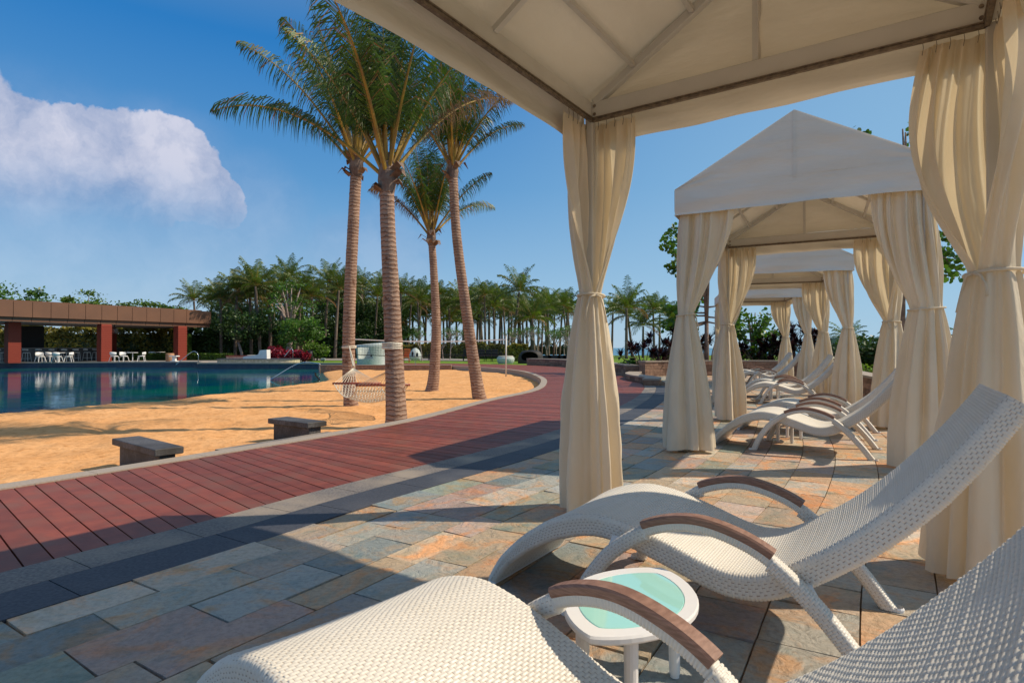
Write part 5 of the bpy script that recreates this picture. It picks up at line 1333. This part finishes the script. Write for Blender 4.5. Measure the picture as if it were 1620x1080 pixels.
def column(px, z, w=.72, nm_='column'):
    c = Vector(at(px, z, 0)) - O; mb = MB(); mb.box(c + Vector((0, 0, zl / 2)), (w, w, zl + .02), ax_)
    for k in range(19): mb.box(c + Vector((0, 0, .12 + k * .15)), (w + .05, w + .05, .10), ax_)
    mb.build(nm_, M['brick'], root)
for px, z in ((20, 43.0), (165, 47.0), (285, 51.3)): column(px, z)
for px, z in ((58, 51), (176, 54.5), (274, 58)): column(px, z, .6)
c = Vector(at(46, 50, 0)) - O; mb = MB(); mb.box(c + Vector((0, 0, 1.95)), (1.7, 1.2, 2.0), ax_); mb.build('bar_core', M['black'], root)
# bar counter
root = thing('bar_counter', 'long grey bar counter under the pool bar roof', 'counter', at(90, 50, 0)); O2 = Vector(at(90, 50, 0))
pts = [Vector(at(px, z, 0)) - O2 for px, z in ((-40, 45.5), (90, 49), (150, 52.5), (188, 56.5))]
mb = MB(); mb2 = MB()
for a, b in zip(pts[:-1], pts[1:]): mb.beam(a + Vector((0, 0, .52)), b + Vector((0, 0, .52)), .5, 1.02); mb2.beam(a + Vector((0, 0, 1.07)), b + Vector((0, 0, 1.07)), .8, .06)
mb.build('counter_front', M['counter'], root); mb2.build('counter_top', M['soffit'], root)
tag(thing('wall_speaker', 'small black loudspeaker hung under the bar roof beside the middle brick column', 'speaker', at(181, 47.5, 2.45)))
sp = bpy.data.objects['wall_speaker']; mb = MB(); mb.box((0, 0, .0), (.42, .3, .42), bev=.03); mb.build('cabinet', M['black'], sp); mb = MB(); mb.lathe((0, 0, 0), [(0, .155), (.15, .155), (.16, .15)], 16); mb.v = [(x, -z, y) for x, y, z in mb.v]; mb.build('cone', M['darkmetal'], sp); mb = MB(); mb.beam((0, 0, .21), (0, 0, .53), .04, .04, up=(0, 1, 0)); mb.build('bracket', M['black'], sp)
def tub_chair(seat=.45, back=.78, w=.56, stool=False):
    root = thing('bar_stool' if stool else 'tub_chair', 'x', 'stool' if stool else 'chair'); mb = MB(); mb.lathe((0, 0, 0), [(0, seat - .03), (w * .44, seat - .04), (w * .47, seat), (w * .44, seat + .025), (0, seat + .02)], 18); mb.build('seat', M['white'], root, smooth=True)
    mb = MB(); n = 14; vs = []; a0 = R(20) if not stool else R(35)
    for k in range(n + 1):
        a = a0 + (math.pi - 2 * a0) * k / n; e = math.sin(a) ** .5
        for rr, z in ((w * .48, seat + (.06 if not stool else .16)), (w * .56, seat + (back - seat) * .6), (w * .54, seat + (back - seat) * (.7 + .3 * e)), (w * .49, seat + (back - seat) * (.7 + .3 * e) - .01), (w * .50, seat + (back - seat) * .6), (w * .43, seat + (.06 if not stool else .16))):
            vs.append((rr * math.cos(a), rr * math.sin(a), z))
    mb.add(vs, [(k * 6 + j, k * 6 + (j + 1) % 6, (k + 1) * 6 + (j + 1) % 6, (k + 1) * 6 + j) for k in range(n) for j in range(6)] + [tuple(range(6)), tuple(range(n * 6, n * 6 + 6))[::-1]])
    mb.build('backrest', M['white'], root, smooth=True)
    for sx in (-1, 1):
        for sy in (-1, 1): mb = MB(); mb.tube([(sx * w * .34, sy * w * .30, seat - .03), (sx * w * .48, sy * w * .44, 0)], .022, 6); mb.build('leg', M['white'], root)
    if stool: mb = MB(); k = .22; mb.tube([(-w * .44, -w * .4, .25), (w * .44, -w * .4, .25), (w * .44, w * .4, .25), (-w * .44, w * .4, .25), (-w * .44, -w * .4, .25)], .016, 5); mb.build('footrest', M['white'], root)
    return root
TC = tub_chair(); BS = tub_chair(.72, 1.02, .50, True)
first = True
for i, (px, z, rz, d_) in enumerate([(64, 44.0, 1.2, 'leftmost of the low chairs between the left and middle brick columns'), (79, 45.0, 3.0, 'behind the frontmost low chair'), (91, 43.9, 3.1, 'frontmost, facing the bar, between the left and middle brick columns'), (109, 44.4, -1.2, 'right side of the low group left of the middle brick column'),
                                     (181, 45.6, 3.0, 'just right of the middle brick column'), (196, 46.0, 1.3, 'second right of the middle brick column'), (224, 46.8, -1.2, 'right of the small table, facing left'), (200, 52.0, .2, 'grey-looking one in the shade behind the small table'), (240, 52.5, .3, 'grey-looking one near the right brick column')]):
    o = TC if i == 0 else copy_tree(TC); place(o, at(px, z, .0), rz, 'white tub chair, ' + d_, 1.0, 'white tub chairs under the pool bar')
for i, (px, z) in enumerate([(2, 46), (42, 46.6), (63, 47), (84, 47.4), (103, 48), (121, 48.8), (138, 50), (152, 51.5), (167, 53)]):
    o = BS if i == 0 else copy_tree(BS); place(o, at(px, z, .0), rnd.uniform(-.3, .3) + math.pi, 'white bar stool at the counter, %s from the left' % ordn[i], 1.0, 'white bar stools at the counter')
def small_table(label, px, z):
    root = thing('cafe_table', label, 'table', at(px, z, 0), 0, 'white cafe tables under the pool bar'); mb = MB(); mb.lathe((0, 0, 0), [(0, .70), (.36, .70), (.37, .72), (.36, .735), (0, .74)], 24); mb.build('table_top', M['white'], root); mb = MB(); mb.tube([(0, 0, .0), (0, 0, .70)], .03, 8); mb.build('stem', M['white'], root); mb = MB(); mb.lathe((0, 0, 0), [(.25, 0), (.25, .02), (0, .04)], 20); mb.build('foot', M['white'], root)
small_table('white round table right of the middle brick column', 210, 46.6); small_table('white round table among the low chairs left of the middle brick column', 94, 45.3); small_table('white table in the shade near the right brick column', 254, 52)
root = thing('drum_stand', 'tan cylindrical drum by the right brick column', 'stand', at(269, 47.6, 0)); mb = MB(); mb.lathe((0, 0, 0), [(0, 0), (.30, 0), (.31, .05), (.31, .62), (.28, .66), (0, .66)], 24); mb.build('drum_body', M['drum'], root, smooth=True)
root = thing('pedestal_stand', 'small white pedestal in front of the tan drum', 'stand', at(276, 46.6, 0)); mb = MB(); mb.box((0, 0, .04), (.42, .42, .08)); mb.box((0, 0, .24), (.24, .24, .32)); mb.build('stem', M['white'], root); mb = MB(); mb.box((0, 0, .44), (.58, .5, .08), bev=.01); mb.build('top', M['white'], root)

# far right: kiosk, street lamp, fence posts, small sign
root = thing('kiosk', 'small grey-green flat kiosk with tan side seen between far curtains', 'building', at(1324, 40, -.1)); mb = MB(); mb.box((-.1, 0, .9), (.75, 1.5, 1.8)); mb.build('wall', M['building'], root); mb = MB(); mb.box((.36, -.1, .75), (.14, 1.5, 1.5)); mb.build('side_wall', M['tanwall'], root); mb = MB(); mb.box((0, 0, 1.83), (1.0, 1.7, .06)); mb.build('roof', M['building'], root)
root = thing('street_lamp', 'thin grey lamp post with short arm above the smallest curtain', 'lamp', at(1243, 32, -.1)); mb = MB(); mb.tube([(0, 0, 0), (0, 0, 2.45)], .035, 8); mb.build('lamp_post', M['building'], root); mb = MB(); mb.tube([(0, 0, 2.42), (.3, 0, 2.42)], .02, 6); mb.build('lamp_arm', M['building'], root); mb = MB(); mb.box((.36, 0, 2.42), (.26, .2, .10), bev=.02); mb.build('lamp_head', M['building'], root)
root = thing('post_sign', 'little wooden board on a white post left of the dark rosettes', 'sign', at(996, 30, -.1)); mb = MB(); mb.tube([(0, 0, 0), (0, 0, .62)], .025, 8); mb.build('sign_post', M['white'], root); mb = MB(); mb.box((.16, 0, .62), (.34, .03, .14), bev=.004); mb.build('board', M['wallstone'], root)
root = thing('stair_railing', 'white metal railing with close bars behind the right curtains of the second cabana', 'railing', at(1435, 19, -.1)); mb = MB()
mb.tube([(-.1, -.4, 0), (-.1, -.4, 1.9)], .03, 8); mb.tube([(.3, 1.2, 0), (.3, 1.2, 1.5)], .03, 8); mb.build('post', M['frame'], root); mb = MB()
for k in range(9): mb.tube([(-.1 + .044 * k, -.4 + .178 * k, .25), (-.1 + .044 * k, -.4 + .178 * k, 1.45)], .010, 5)
mb.tube([(-.1, -.4, 1.45), (.3, 1.2, 1.45)], .02, 6); mb.build('bars', M['white'], root)
